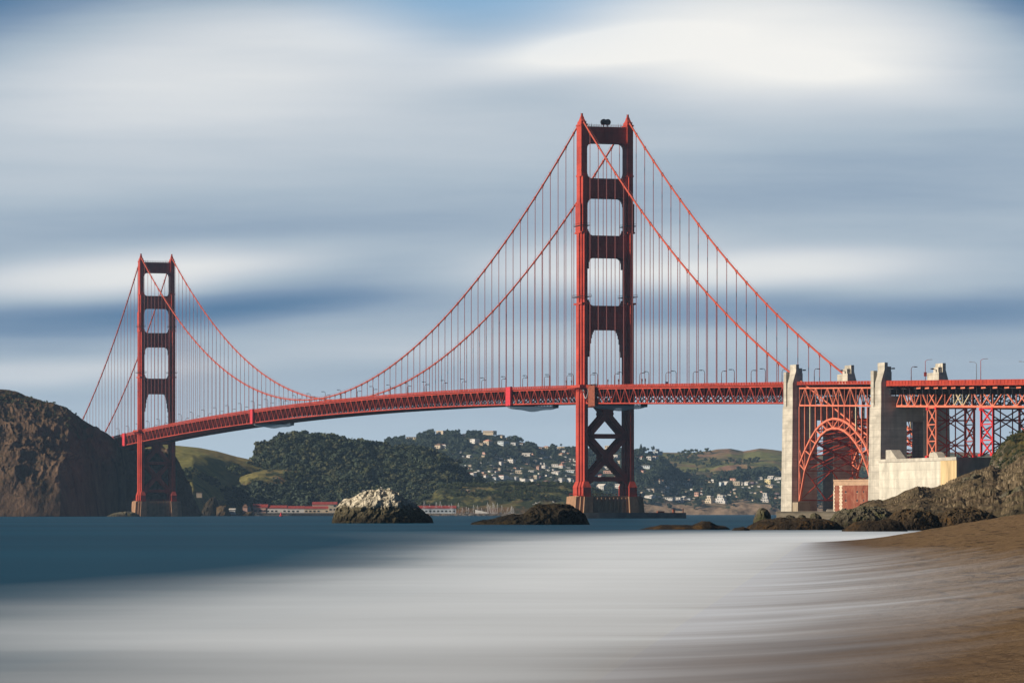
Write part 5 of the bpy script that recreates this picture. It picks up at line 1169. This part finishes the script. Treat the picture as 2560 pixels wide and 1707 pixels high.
# sailboats
MX = [(283, 885), (350, 922), (425, 895), (472, 890), (490, 927), (530, 932), (576, 925), (604, 912), (686, 908), (732, 965), (780, 950), (806, 962), (865, 930), (912, 935), (958, 965), (1028, 900), (1042, 927), (1060, 937), (1093, 902), (1106, 920), (1146, 910), (1197, 935), (1250, 960), (1290, 950), (1310, 940), (1332, 965)]
for i, (mx, my) in enumerate(MX):
    Y = 4238+(i*7) % 12; s = Y/FPX/4.704; z0 = .9; H = (1053-my)*s+CH-2.2; x = GP(1000+mx/4.704, Y, 0).x; hl = H*.38; lean = {22: .22, 23: .26}.get(i, 0)
    lab = '%s sailboat mast from the left behind the rubble breakwater' % ORD[i]
    e = empty('sailboat', (x, Y, 0), lab, 'sailboat', 'sailboats moored behind the breakwater', 0)
    def lo(mb, nm, m_):
        me = bpy.data.meshes.new(nm); me.from_pydata(mb.V, [], mb.F); me.update(); me.materials.append(m_); o = bpy.data.objects.new(nm, me); COL.objects.link(o); o.parent = e
    h_ = MB(); n = 9; Vh = []; 
    for k in range(n):
        u = k/(n-1); xx = (u-.42)*2*hl*.62; wd = hl*.22*(math.sin(math.pi*min(1, .12+u*.88))**.7 if u < 1 else .02)
        Vh += [(xx, -wd, 1.7+.4*u), (xx, -wd*.6, .1), (xx, wd*.6, .1), (xx, wd, 1.7+.4*u)]
    Fh = []
    for k in range(n-1):
        for j in range(3): Fh.append((k*4+j, (k+1)*4+j, (k+1)*4+j+1, k*4+j+1))
        Fh.append((k*4+3, (k+1)*4+3, (k+1)*4, k*4))
    Fh += [(0, 1, 2, 3), tuple((n-1)*4+j for j in (3, 2, 1, 0))]
    h_.add(Vh, Fh); h_.box(-hl*.25, hl*.2, -hl*.1, hl*.1, 1.7, 2.5); lo(h_, 'hull', M['hull'])
    m_ = MB(); r0 = .17 if my < 912 else .13; m_.tube([(0, 0, 1.8), (lean*H, 0, H)], [r0, r0*.6], 6); m_.beam((lean*H*.6-H*.05, 0, H*.62), (lean*H*.6+H*.05, 0, H*.62), .08); lo(m_, 'mast', M['mast'])
    b_ = MB(); b_.beam((0, 0, 3.2), (-hl*.75, 0, 3.3), .28); lo(b_, 'boom', M['blue'] if i % 3 == 0 else M['mast'])
    r_ = MB(); r_.tube([(hl*.7, 0, 2.0), (lean*H, 0, H*.97)], .045, 4); r_.tube([(-hl*.5, 0, 1.8), (lean*H, 0, H*.97)], .04, 4); lo(r_, 'stay', M['mast'])
# red buoy
bo = empty('buoy', GP(702.7, 3800, 0), 'red channel buoy on the water in front of the harbour pier', 'buoy'); p = Vector(bo.location)
q = MB(); q.tube([p+Vector((0, 0, -.3)), p+Vector((0, 0, .5)), p+Vector((0, 0, 1.0))], [1.7, 1.75, 1.3], 16); q.build('float', M['buoy'], bo, True)
q = MB()
for k in range(4):
    a = k*math.pi/2; q.beam(p+Vector((1.1*math.cos(a), 1.1*math.sin(a), 1)), p+Vector((.5*math.cos(a), .5*math.sin(a), 3.2)), .16)
q.tube([p+Vector((0, 0, 1.2)), p+Vector((0, 0, 3.0))], [.9, .7], 12); q.tube([p+Vector((0, 0, 3.2)), p+Vector((0, 0, 4.0))], [.5, .15], 10); q.build('cage', M['buoy'], bo)
# ================================================================== hillside houses
HC = 'w g c y p b'
HS6 = [(465, 108, 120, 32, 'cream', 'pale', 'flat'), (740, 137, 75, 26, 'white', 'grey', 'hip'), (1035, 112, 140, 34, 'cream', 'pink', 'flat'), (1165, 148, 90, 24, 'cream', 'brown', 'hip'), (850, 228, 110, 58, 'white', 'grey', 'gable_front'), (1010, 235, 100, 55, 'cream', 'pink', 'hip'), (950, 238, 45, 22, 'cream', 'brown', 'flat'),
 (440, 286, 90, 58, 'cream', 'brown', 'hip'), (505, 275, 70, 40, 'white', 'pink', 'gable_front'), (1180, 248, 130, 52, 'blue-grey', 'grey', 'gable_front'), (1330, 250, 80, 38, 'grey', 'grey', 'gable_front'), (1420, 246, 70, 26, 'grey', 'brown', 'hip'), (800, 388, 62, 28, 'white', 'pale', 'gable'), (1235, 176, 50, 20, 'cream', 'pink', 'hip'),
 (1710, 288, 72, 32, 'cream', 'pink', 'hip'), (1890, 298, 110, 34, 'cream', 'brown', 'flat'), (1640, 287, 60, 18, 'pink', 'brown', 'flat'), (1480, 376, 100, 38, 'white', 'pale', 'gable'), (1550, 360, 40, 18, 'pink', 'brown', 'flat'), (1885, 368, 60, 30, 'cream', 'pink', 'hip'), (1960, 350, 80, 14, 'pink', 'pink', 'flat'), (1915, 332, 60, 24, 'blue-grey', 'pale', 'gable'), (1700, 404, 28, 30, 'white', 'brown', 'gable_front'), (1762, 404, 44, 38, 'white', 'pale', 'hip'),
 (1298, 456, 84, 44, 'white', 'pale', 'flat'), (1176, 474, 34, 36, 'white', 'pale', 'gable_front'), (1465, 430, 62, 22, 'cream', 'pink', 'hip'), (1365, 434, 24, 22, 'white', 'pale', 'flat'), (1560, 436, 90, 14, 'cream', 'pale', 'flat'), (955, 498, 32, 16, 'white', 'pale', 'flat'), (1820, 500, 84, 30, 'white', 'pale', 'flat'), (1880, 515, 88, 46, 'white', 'pink', 'hip'), (1605, 525, 72, 42, 'pink', 'brown', 'gable'), (1685, 525, 50, 42, 'white', 'pale', 'gable_front'), (1910, 462, 44, 22, 'pink', 'pink', 'hip'), (2040, 486, 50, 20, 'white', 'grey', 'flat'), (2050, 445, 46, 38, 'white', 'pale', 'flat'), (1975, 525, 60, 20, 'grey', 'pale', 'flat'),
 (1165, 552, 30, 42, 'cream', 'brown', 'flat'), (920, 558, 30, 18, 'white', 'pale', 'flat'), (1395, 582, 84, 42, 'cream', 'pale', 'flat'), (1820, 580, 124, 28, 'white', 'pale', 'gable'), (1995, 562, 112, 26, 'blue-grey', 'pale', 'gable'), (1735, 550, 50, 18, 'white', 'pale', 'flat'), (1538, 566, 66, 24, 'white', 'pale', 'gable'),
 (835, 612, 100, 42, 'white', 'red', 'flat'), (880, 585, 52, 28, 'white', 'pale', 'gable'), (765, 645, 32, 30, 'white', 'pale', 'gable_front'), (985, 628, 62, 44, 'white', 'brown', 'gable'), (1100, 648, 90, 28, 'blue-grey', 'pink', 'flat'), (1190, 645, 100, 46, 'white', 'red', 'flat'), (1232, 645, 50, 36, 'white', 'pale', 'flat'), (1282, 645, 20, 22, 'white', 'pale', 'flat'), (1355, 660, 28, 46, 'grey', 'pale', 'gable_front'), (1440, 686, 88, 44, 'white', 'pale', 'flat'), (1530, 690, 100, 46, 'white', 'pale', 'flat'), (1590, 645, 46, 46, 'cream', 'pale', 'flat'), (1545, 635, 40, 24, 'cream', 'brown', 'gable'), (1635, 635, 40, 26, 'mauve', 'red', 'flat'), (1705, 692, 84, 34, 'mauve', 'brown', 'hip'), (1885, 678, 62, 50, 'white', 'grey', 'gable_front'), (1985, 698, 56, 66, 'white', 'pale', 'gable_front'), (1845, 668, 30, 22, 'grey', 'grey', 'hip'), (2035, 690, 30, 34, 'white', 'pale', 'flat'), (1420, 660, 40, 26, 'white', 'pale', 'flat'), (1940, 395, 40, 18, 'grey', 'grey', 'flat'), (1660, 350, 40, 28, 'grey', 'grey', 'gable_front'), (1480, 478, 50, 18, 'pink', 'brown', 'hip'), (1715, 612, 30, 22, 'white', 'pale', 'flat'), (130, 172, 120, 22, 'cream', 'brown', 'flat')]
HS3 = [(300, 1165, 40, 22, 'cream', 'pale', 'flat'), (340, 1095, 30, 16, 'white', 'pale', 'flat'), (380, 1025, 60, 16, 'cream', 'pale', 'flat'), (425, 1092, 44, 20, 'white', 'pale', 'flat'), (372, 1170, 60, 20, 'white', 'pale', 'flat'), (385, 1200, 80, 22, 'pink', 'pink', 'flat'), (325, 1308, 64, 40, 'white', 'pale', 'gable'), (445, 1300, 48, 34, 'white', 'grey', 'flat'), (310, 1222, 50, 18, 'white', 'red', 'gable'), (440, 1230, 40, 20, 'pink', 'pink', 'hip'), (450, 1130, 30, 18, 'cream', 'pale', 'flat'), (290, 1060, 30, 14, 'white', 'pale', 'flat')]
HS7 = [(180, 408, 72, 30, 'white', 'pink', 'gable'), (340, 350, 150, 32, 'blue-grey', 'grey', 'flat'), (290, 418, 60, 44, 'white', 'grey', 'gable_front'), (350, 425, 66, 50, 'white', 'pink', 'gable_front'), (240, 510, 150, 26, 'blue-grey', 'grey', 'flat'), (205, 556, 72, 14, 'pink', 'red', 'flat'), (380, 308, 40, 16, 'grey', 'brown', 'flat'),
 (400, 698, 50, 56, 'cream', 'brown', 'hip'), (440, 690, 40, 36, 'cream', 'brown', 'gable'), (690, 694, 72, 18, 'cream', 'pale', 'flat'), (742, 726, 92, 32, 'white', 'pale', 'flat'), (1000, 685, 40, 26, 'cream', 'brown', 'hip'), (1035, 685, 58, 38, 'white', 'pale', 'gable_front'), (1148, 668, 66, 40, 'blue-grey', 'pale', 'gable_front'), (1185, 716, 74, 44, 'white', 'pale', 'gable'), (1130, 722, 40, 44, 'blue-grey', 'pale', 'gable_front'), (1262, 666, 124, 30, 'pink', 'pink', 'flat'), (1322, 718, 84, 46, 'cream', 'pale', 'flat'), (1370, 708, 50, 28, 'white', 'pale', 'flat'), (1435, 702, 54, 28, 'white', 'pale', 'gable'), (1505, 700, 50, 24, 'mauve', 'brown', 'flat'), (1555, 700, 22, 26, 'white', 'pale', 'gable_front'), (1600, 652, 62, 30, 'white', 'pale', 'flat'), (1720, 640, 74, 34, 'white', 'pale', 'gable'), (1465, 650, 62, 26, 'pink', 'brown', 'hip'), (1688, 698, 84, 54, 'yellow', 'pale', 'flat'), (1702, 742, 132, 36, 'cream', 'grey', 'hip'), (1808, 648, 92, 26, 'white', 'pale', 'gable'), (1850, 586, 110, 34, 'white', 'pale', 'flat'), (1882, 672, 36, 34, 'white', 'pale', 'gable'), (1892, 750, 26, 28, 'cream', 'pale', 'flat'), (1300, 816, 26, 24, 'cream', 'pale', 'gable_front'), (850, 835, 54, 36, 'pink', 'pink', 'gable_front'), (905, 830, 50, 28, 'white', 'pink', 'gable'), (465, 745, 92, 16, 'blue-grey', 'pale', 'flat'), (405, 768, 100, 12, 'cream', 'pale', 'flat'), (330, 802, 60, 44, 'tan', 'pale', 'flat'), (290, 790, 50, 30, 'grey', 'pale', 'flat'), (280, 868, 104, 32, 'white', 'pale', 'gable'), (320, 852, 50, 22, 'white', 'pale', 'flat'), (500, 882, 150, 22, 'white', 'pale', 'flat'), (630, 915, 100, 56, 'white', 'pale', 'flat2'), (690, 886, 50, 40, 'grey', 'pale', 'gable'),
 (980, 932, 132, 92, 'cream', 'pale', 'flat3'), (1122, 930, 150, 96, 'white', 'pale', 'flat3'), (1652, 915, 98, 108, 'white', 'pale', 'flat3'), (1848, 868, 66, 20, 'white', 'pale', 'flat'), (1880, 848, 40, 16, 'white', 'pale', 'flat'), (1490, 814, 50, 18, 'grey', 'grey', 'hip'), (1540, 818, 34, 22, 'cream', 'grey', 'hip'), (1795, 825, 60, 24, 'mauve', 'brown', 'hip')]
ALLH = [(1000+a/4.704, 1060+b/4.704, w, h, c, r, k) for a, b, w, h, c, r, k in HS6]+[(1380+a/2.703, 1060+(740+b/2.703-1060), w*1.74, h*1.74, c, r, k) for a, b, w, h, c, r, k in HS3]+[(1560+a/4.704, 1060+b/4.704, w, h, c, r, k) for a, b, w, h, c, r, k in HS7]
_r = random.Random(42)
for _k in range(400):
    if len(ALLH) > 245: break
    _px = _r.uniform(1130, 1440) if _r.random() < .5 else _r.uniform(1600, 1965)
    _py = (1120+(_px-1130)*.06+_r.uniform(8, 85)) if _px < 1450 else _r.uniform(1196, 1252)
    _w, _h = _r.uniform(18, 46), _r.uniform(11, 19)
    if any(abs(a-_px) < (w+_w)/9.4+2 and abs(b-_py) < (h+_h)/6 for a, b, w, h, *_q in ALLH): continue
    ALLH.append((_px, _py, _w, _h, _r.choice(['white', 'white', 'white', 'cream', 'cream', 'pink', 'blue-grey']), _r.choice(['pale', 'grey', 'brown', 'pink']), _r.choice(['flat', 'gable', 'hip', 'gable_front'])))
# rows from the ridge down, so that every label can count from the left
def zone(px): return 0 if px < 1442 else (1 if px < 1592 else 2)
ZN = ['left of near tower', 'between near tower legs', 'right of near tower']
rows = {}
for i, hh in enumerate(ALLH):
    zn = zone(hh[0]); r = int((hh[1]-1070)//10); rows.setdefault((zn, r), []).append(i)
lab = {}
kinds = {'flat': 'flat-roofed', 'flat2': 'terraced', 'flat3': 'tall terraced', 'gable': 'pitched-roof', 'gable_front': 'gabled', 'hip': 'hip-roofed'}
for zn in range(3):
    rk_ = sorted(r for (z_, r) in rows if z_ == zn)
    for n_, r in enumerate(rk_):
        ids = sorted(rows[(zn, r)], key=lambda i: ALLH[i][0])
        rowname = 'highest' if n_ == 0 else ('lowest' if n_ == len(rk_)-1 else ORD[n_]+' highest')
        for j, i in enumerate(ids):
            size = 'large' if ALLH[i][2] > 110 else ('small' if ALLH[i][2] < 50 else 'mid-sized')
            side = 'only house' if len(ids) == 1 else ORD[j]+' from left'
            lab[i] = '%s %s %s house, %s in %s row, %s' % (size, ALLH[i][4], kinds[ALLH[i][6]], side, rowname, ZN[zn])
for i, (px, py, w, h, c, r, k) in enumerate(ALLH):
    P = S_town.at(px, py-1); Y = P[1]-6; s = Y/FPX/4.704; t_ = {'flat2': 2, 'flat3': 3}.get(k, 1)
    house('house', px, py, w*s, h*s, Y, c, r, 'flat' if k.startswith('flat') else k, lab[i], 'house', 'houses on the wooded far hillside', tiers=t_)

# ================================================================== vegetation
nr = np.random.RandomState(11)
def leaves(cent, rad, n_per, size, up=.25):
    """cent (k,3) clump centres, rad (k,3) radii -> small random quads filling each clump's volume"""
    k = len(cent); N_ = k*n_per
    d = nr.normal(size=(N_, 3)); d /= np.linalg.norm(d, axis=1)[:, None]; rr2 = nr.uniform(.45, 1, size=(N_, 1))**.6
    C = np.repeat(cent, n_per, 0)+d*rr2*np.repeat(rad, n_per, 0)
    nrm = d+nr.normal(size=(N_, 3))*.5; nrm[:, 2] += up; nrm /= np.linalg.norm(nrm, axis=1)[:, None]
    a = np.cross(nrm, nr.normal(size=(N_, 3))); a /= np.linalg.norm(a, axis=1)[:, None]; b = np.cross(nrm, a)
    s = np.repeat(size, n_per)[:, None]*nr.uniform(.6, 1.3, size=(N_, 1))
    V = np.stack([C-a*s-b*s*.6, C+a*s-b*s*.7, C+a*s*.8+b*s*.8, C-a*s*.7+b*s*.7], 1).reshape(-1, 3)
    return V, np.arange(N_*4).reshape(-1, 4)
def forest(name, pts, hts, m_, label, n_cl=5, n_leaf=26, cat='wood', lf=.12, cone=None, kind='stuff'):
    pts = np.asarray(pts); hts = np.asarray(hts); n = len(pts); cen = []; rad = []; siz = []
    for j in range(n_cl):
        off = nr.normal(size=(n, 3))*np.array([.25, .25, .16]); z = nr.uniform(.38, .86, size=n)
        if j == 0: off *= .2; z = np.full(n, .85)
        r = (.34-.16*np.abs(z-.55))*nr.uniform(.8, 1.2, size=n)
        cen.append(pts+off*hts[:, None]*np.array([1, 1, .5])+np.stack([0*z, 0*z, z*hts], 1)); rad.append(np.stack([r, r, r*.62], 1)*hts[:, None]*.92); siz.append(hts*lf)
    V, F = leaves(np.concatenate(cen), np.concatenate(rad), n_leaf, np.concatenate(siz))
    o = link_mesh(name, V, F, m_); tag(o, label, cat, None, kind); return o
def scatter(S, n, pxr, vr, dens=None):
    out = []
    while len(out) < n:
        px = nr.uniform(*pxr, size=n*2); v = nr.uniform(*vr, size=n*2)
        i = np.clip(np.searchsorted(S.PX, px), 1, len(S.PX)-1); j = (v*(S.nf-1)).astype(int); P = S.P[i, j]
        if dens is not None: P = P[nr.uniform(size=len(P)) < dens(P, px, v)]
        out += list(P)
    return np.array(out[:n])
fp_ = scatter(S_forest, 2700, (632, 1190), (.03, 1.05)); hh_ = nr.uniform(6, 18, len(fp_)); k_ = (nr.uniform(size=len(fp_))+gnoise(fp_[:, 0]/60, fp_[:, 1]/60, fp_[:, 0]*0)*.8) < .58
forest('eucalyptus_wood', fp_[k_], hh_[k_], M['leaf_dark'], 'dense dark wood covering the rounded hill behind the whitened rock', 7, 46, lf=.07)
forest('eucalyptus_wood', fp_[~k_], hh_[~k_], M['leaf'], 'olive-green trees mixed through the dark wood on the rounded hill', 7, 30, lf=.085)
fp_ = scatter(S_spur, 170, (560, 880), (.02, .45)); forest('shore_wood', fp_, nr.uniform(8, 15, len(fp_)), M['leaf_dark'], 'dark trees along the shore above the red roofs', 6, 34)
cl = lambda sc_, th: (lambda P, px, v: (gnoise(P[:, 0]/sc_, P[:, 1]/sc_, P[:, 0]*0+.5) > th).astype(float))
fp_ = scatter(S_grass, 300, (250, 700), (.05, .97), lambda P, px, v: ((gnoise(P[:, 0]/55, P[:, 1]/55, P[:, 0]*0+.5)+.35*(.35-v)) > .22).astype(float)); forest('hillside_scrub', fp_, nr.uniform(3.5, 8, len(fp_)), M['leaf_shrub'], 'dark scrub in clumps over the yellow-green hillside', 4, 26, 'scrub')
fp_ = scatter(S_spur, 260, (500, 880), (.1, .98), cl(40, .10)); forest('spur_scrub', fp_, nr.uniform(3, 7, len(fp_)), M['leaf_shrub'], 'scrub scattered on the brown spur left of the wood', 4, 26, 'scrub')
fp_ = scatter(S_bluff, 1500, (1040, 1545), (.15, 1.0), cl(22, .02)); forest('bluff_scrub', fp_, nr.uniform(1.6, 4.2, len(fp_)), M['leaf_shrub'], 'low dark scrub patching the bluff behind the boats', 4, 20, 'scrub')
HR = np.array([(a, b, w/4.704, h/4.704) for a, b, w, h, *_ in ALLH])
def clearof(P):
    qx = 1280+P[:, 0]/P[:, 1]*FPX; qy = HOR-(P[:, 2]-CH)*FPX/P[:, 1]; ok = np.ones(len(P), bool)
    for a, b, w, h in HR: ok &= ~((np.abs(qx-a) < w/2+4) & (qy > b-h*.75) & (qy < b+17))
    return ok
def town_d(P, px, v):
    g = gnoise(P[:, 0]/70, P[:, 1]/70, P[:, 0]*0+3)+.0; cliff = (v > .10)
    clear = ((np.abs(px-1215) < 45) & (np.abs(HOR-(P[:, 2]-CH)*FPX/P[:, 1]-1132) < 14))
    return np.where(cliff & ~clear, (g > -.18)*1.0, (v > .012)*(g > .05)*.45)*clearof(P)
fp_ = scatter(S_town, 5200, (870, 2080), (.0, 1.0), town_d); forest('town_wood', fp_, nr.uniform(5, 11, len(fp_)), M['leaf_dark'], 'dark tree cover between the houses of the far hillside', 5, 22)
fp_ = scatter(S_town, 500, (1660, 2060), (.72, 1.0), lambda P, px, v: clearof(P)*1.0); forest('belt_wood', fp_, nr.uniform(8, 15, len(fp_)), M['leaf_dark'], 'belt of dark trees along the foot of the far grass hills', 5, 24)
fp_ = scatter(S_far, 700, (1600, 2400), (.05, .98), lambda P, px, v: ((gnoise(P[:, 0]/150, P[:, 1]/190, P[:, 0]*0+1.7)+.2*(.4-v)) > .14).astype(float)); forest('far_scrub', fp_, nr.uniform(5, 11, len(fp_)), M['leaf_shrub'], 'scrub in the gullies of the far grass hills', 4, 20, 'scrub')
# shrubs on the grassy knoll and the headland top
fp_ = scatter(S_knoll, 1500, (2470, 2700), (.25, 1.0), cl(5, .0)); forest('knoll_scrub', fp_, nr.uniform(.5, 1.3, len(fp_)), M['leaf_shrub'], 'low scrub and dry grass tufts on the knoll at the right edge', 3, 22, 'scrub')
fp_ = scatter(S_head, 150, (-100, 300), (.5, 1.0), cl(26, .10)); forest('headland_scrub', fp_, nr.uniform(1.2, 3.2, len(fp_)), M['leaf_shrub'], 'low scrub on the upper slopes of the brown headland', 3, 18, 'scrub')
# individual trees
def tree(px, pytop, pybase, wpx, Y, label, shape='round', m_=None, name='tree', cat='tree', group='single trees standing out on the far slopes'):
    s = Y/FPX; x = (px-1280)/FPX*Y; z0 = CH+(HOR-pybase)*s; H = (pybase-pytop)*s; Wd = wpx*s/2
    e = empty(name, (x, Y, z0), label, cat, group)
    t = MB(); b0 = Vector((x, Y, z0)); t.tube([b0-Vector((0, 0, 2)), b0+Vector((.02*H, 0, H*.3)), b0+Vector((.03*H, 0, H*.75))], [H*.045, H*.032, H*.015], 7)
    for k in range(4):
        a = k*1.7; st = b0+Vector((.02*H, 0, H*(.3+.1*k))); t.tube([st, st+Vector((math.cos(a)*Wd*.6, math.sin(a)*Wd*.6, H*.18))], [H*.016, H*.006], 5)
    t.build('trunk', M['bark'], e)
    cen = []; rad = []
    if shape == 'cone':
        for k in range(14): u = k/13; r = Wd*(1-u*.88); cen.append((x+nr.normal()*r*.12, Y+nr.normal()*r*.1, z0+H*(.14+.82*u))); rad.append((r, r, H*.07))
    elif shape == 'umbrella':
        for k in range(12): a = nr.uniform(0, 6.28); q_ = nr.uniform(.1, .75); cen.append((x+math.cos(a)*Wd*q_, Y+math.sin(a)*Wd*q_, z0+H*nr.uniform(.68, .92))); rad.append((Wd*.36, Wd*.36, H*.10))
    else:
        for k in range(16): a = nr.uniform(0, 6.28); q_ = nr.uniform(.05, .65); u = nr.uniform(.3, .88); cen.append((x+math.cos(a)*Wd*q_, Y+math.sin(a)*Wd*q_, z0+H*u)); rr_k = nr.uniform(.26, .44); rad.append((Wd*rr_k, Wd*rr_k, H*.13))
    V, F = leaves(np.array(cen), np.array(rad), 60, np.full(len(cen), max(.35, H*.045))); link_mesh('crown', V, F, m_ or M['leaf_dark'], e)
    return e
Q6 = lambda x, y: (1000+x/4.704, 1060+y/4.704); Q7 = lambda x, y: (1560+x/4.704, 1060+y/4.704)
TL = [(6, 340, 72, 140, 90, 7290, 'round', 'broad tree on the far ridge just left of the large flat cream house'), (6, 235, 100, 150, 55, 7290, 'round', 'round dark tree on the far ridge, left of the broad one'), (6, 560, 55, 120, 60, 7290, 'cone', 'pointed tree on the far ridge just right of the large flat cream house'), (6, 697, 55, 110, 46, 7290, 'round', 'tall narrow tree alone on the far ridge left of the white ridge house'), (6, 815, 88, 140, 60, 7290, 'umbrella', 'spreading tree on the far ridge right of the white ridge house'), (6, 895, 68, 150, 95, 7285, 'cone', 'broad cone-shaped tree on the far ridge left of the pinkish ridge house'), (6, 40, 125, 190, 80, 7290, 'round', 'round tree at the left end of the far ridge'), (6, 1895, 228, 290, 38, 7290, 'umbrella', 'leaning small tree on the far ridge just left of the nearer tower'), (6, 1330, 460, 560, 60, 7050, 'round', 'dark round tree in the middle of the hillside houses'), (6, 1230, 480, 590, 90, 6950, 'round', 'large dark tree mid-slope above the white red-roofed house'), (6, 1690, 540, 610, 70, 6950, 'cone', 'pointed tree mid-slope left of the nearer tower'), (6, 1800, 580, 690, 80, 6850, 'round', 'dark tree beside the gabled white houses left of the nearer tower'), (6, 930, 565, 720, 160, 4520, 'round', 'large ragged tree at the right foot of the wooded hill'), (6, 1045, 460, 560, 110, 7000, 'round', 'broad dark tree mid-slope right of the wooded hill'),
 (7, 200, 235, 330, 85, 7290, 'cone', 'cone-shaped tree on the ridge just right of the nearer tower'), (7, 342, 255, 320, 60, 7290, 'round', 'round tree on the ridge second right of the nearer tower'), (7, 515, 583, 650, 58, 7150, 'round', 'small round tree above the left end of the pink spur'), (7, 612, 606, 670, 72, 7120, 'round', 'round tree just left of the pink bare spur'), (7, 545, 460, 530, 60, 7600, 'round', 'left one of two dark trees low on the far grass hill'), (7, 605, 448, 520, 70, 7600, 'round', 'right one of two dark trees low on the far grass hill'), (7, 830, 600, 690, 80, 7120, 'round', 'dark tree in front of the pink bare spur'), (7, 1168, 550, 670, 75, 7150, 'cone', 'tall dark tree behind the blue-white houses'), (7, 1228, 562, 665, 50, 7150, 'cone', 'thin tall tree right of the tall dark one behind the blue-white houses'), (7, 1346, 570, 672, 84, 7150, 'round', 'tall round tree behind the pink and cream houses'), (7, 1350, 490, 590, 95, 7350, 'round', 'left dark round tree below the far grass ridge'), (7, 1470, 485, 590, 110, 7350, 'round', 'right dark round tree below the far grass ridge'), (7, 832, 330, 362, 46, 8250, 'round', 'small bush-like tree on the crest of the far grass hill'), (7, 1010, 622, 690, 60, 7120, 'round', 'dark tree left of the white gabled house below the grass hill'), (7, 660, 430, 470, 44, 7700, 'round', 'small tree on the far grass hillside'), (7, 865, 505, 545, 44, 7700, 'round', 'small shrub-like tree in the middle of the far grass hill')]
for q_, x, yt, yb, w, Y, sh, lb_ in TL:
    (px, pt) = (Q6 if q_ == 6 else Q7)(x, yt); pb = (Q6 if q_ == 6 else Q7)(x, yb)[1]; tree(px, pt, pb, w*.8/4.704, Y, lb_, sh)
# ================================================================== gulls
def gull(px, Y, S, label, side=1, s=.42):
    i = int(np.clip(np.searchsorted(S.PX, px), 0, len(S.PX)-1)); c = S.P[i]; k = int(np.argmax(c[:, 2])); p = Vector(c[k])+Vector((0, 0, .02))
    e = empty('gull', p, label, 'bird', 'gulls resting on the sea rocks')
    b = MB(); pts = [(-.62, 0, .42), (-.35, 0, .5), (0, 0, .56), (.3, 0, .62), (.42, 0, .8), (.46, 0, .95), (.56, 0, .98)]; r = [.03, .13, .20, .16, .09, .10, .04]
    b.tube([p+Vector((x*side*s*1.5, y, z*s*1.5)) for x, y, z in pts], [q*s*1.5 for q in r], 10); b.build('body', M['feather'], e, True)
    w = MB(); w.tube([p+Vector((x*side*s*1.5, y*s, z*s*1.5)) for x, y, z in ((.25, -.2, .62), (-.1, -.26, .6), (-.7, -.1, .46))], [.06, .12, .02], 8); w.build('wing', M['greymetal'], e, True)
    q = MB(); q.beam(p+Vector((.56*side*s*1.5, 0, .97*s*1.5)), p+Vector((.72*side*s*1.5, 0, .93*s*1.5)), .035); q.build('beak', M['beak'], e)
    l = MB(); l.beam(p+Vector((.03, .05, -.05)), p+Vector((.03, .05, .5*s*1.5)), .03); l.beam(p+Vector((.03, -.05, -.05)), p+Vector((.03, -.05, .5*s*1.5)), .03); l.build('legs', M['beak'], e)
for px, lb_, sd in ((1335, 'leftmost white gull on top of the dark kelpy rock', 1), (1342, 'second white gull from the left on the dark kelpy rock', -1), (1346.5, 'third white gull from the left on the dark kelpy rock', 1), (1383, 'gull standing apart on the right part of the dark kelpy rock', -1)): gull(px, 1040, sD, lb_, sd)
gull(905, 1190, sW, 'gull on the left shoulder of the whitened rock', 1); gull(952, 1190, sW, 'gull on the summit of the whitened rock', -1)

# ================================================================== haze
hz_ = MB(); hz_.box(-9300, 9300, -430, 9100, -17.5, 330); ho = hz_.build('haze', None); tag(ho, kind='stuff')
hm = bpy.data.materials.new('haze_air'); hm.use_nodes = True; nt = hm.node_tree; nt.nodes.clear()
vo = nt.nodes.new('ShaderNodeOutputMaterial'); pv = nt.nodes.new('ShaderNodeVolumePrincipled'); pv.inputs['Density'].default_value = 2.7e-5; pv.inputs['Color'].default_value = (.42, .68, 1.0, 1); pv.inputs['Anisotropy'].default_value = 0
nt.links.new(pv.outputs[0], vo.inputs['Volume']); ho.data.materials.append(hm)
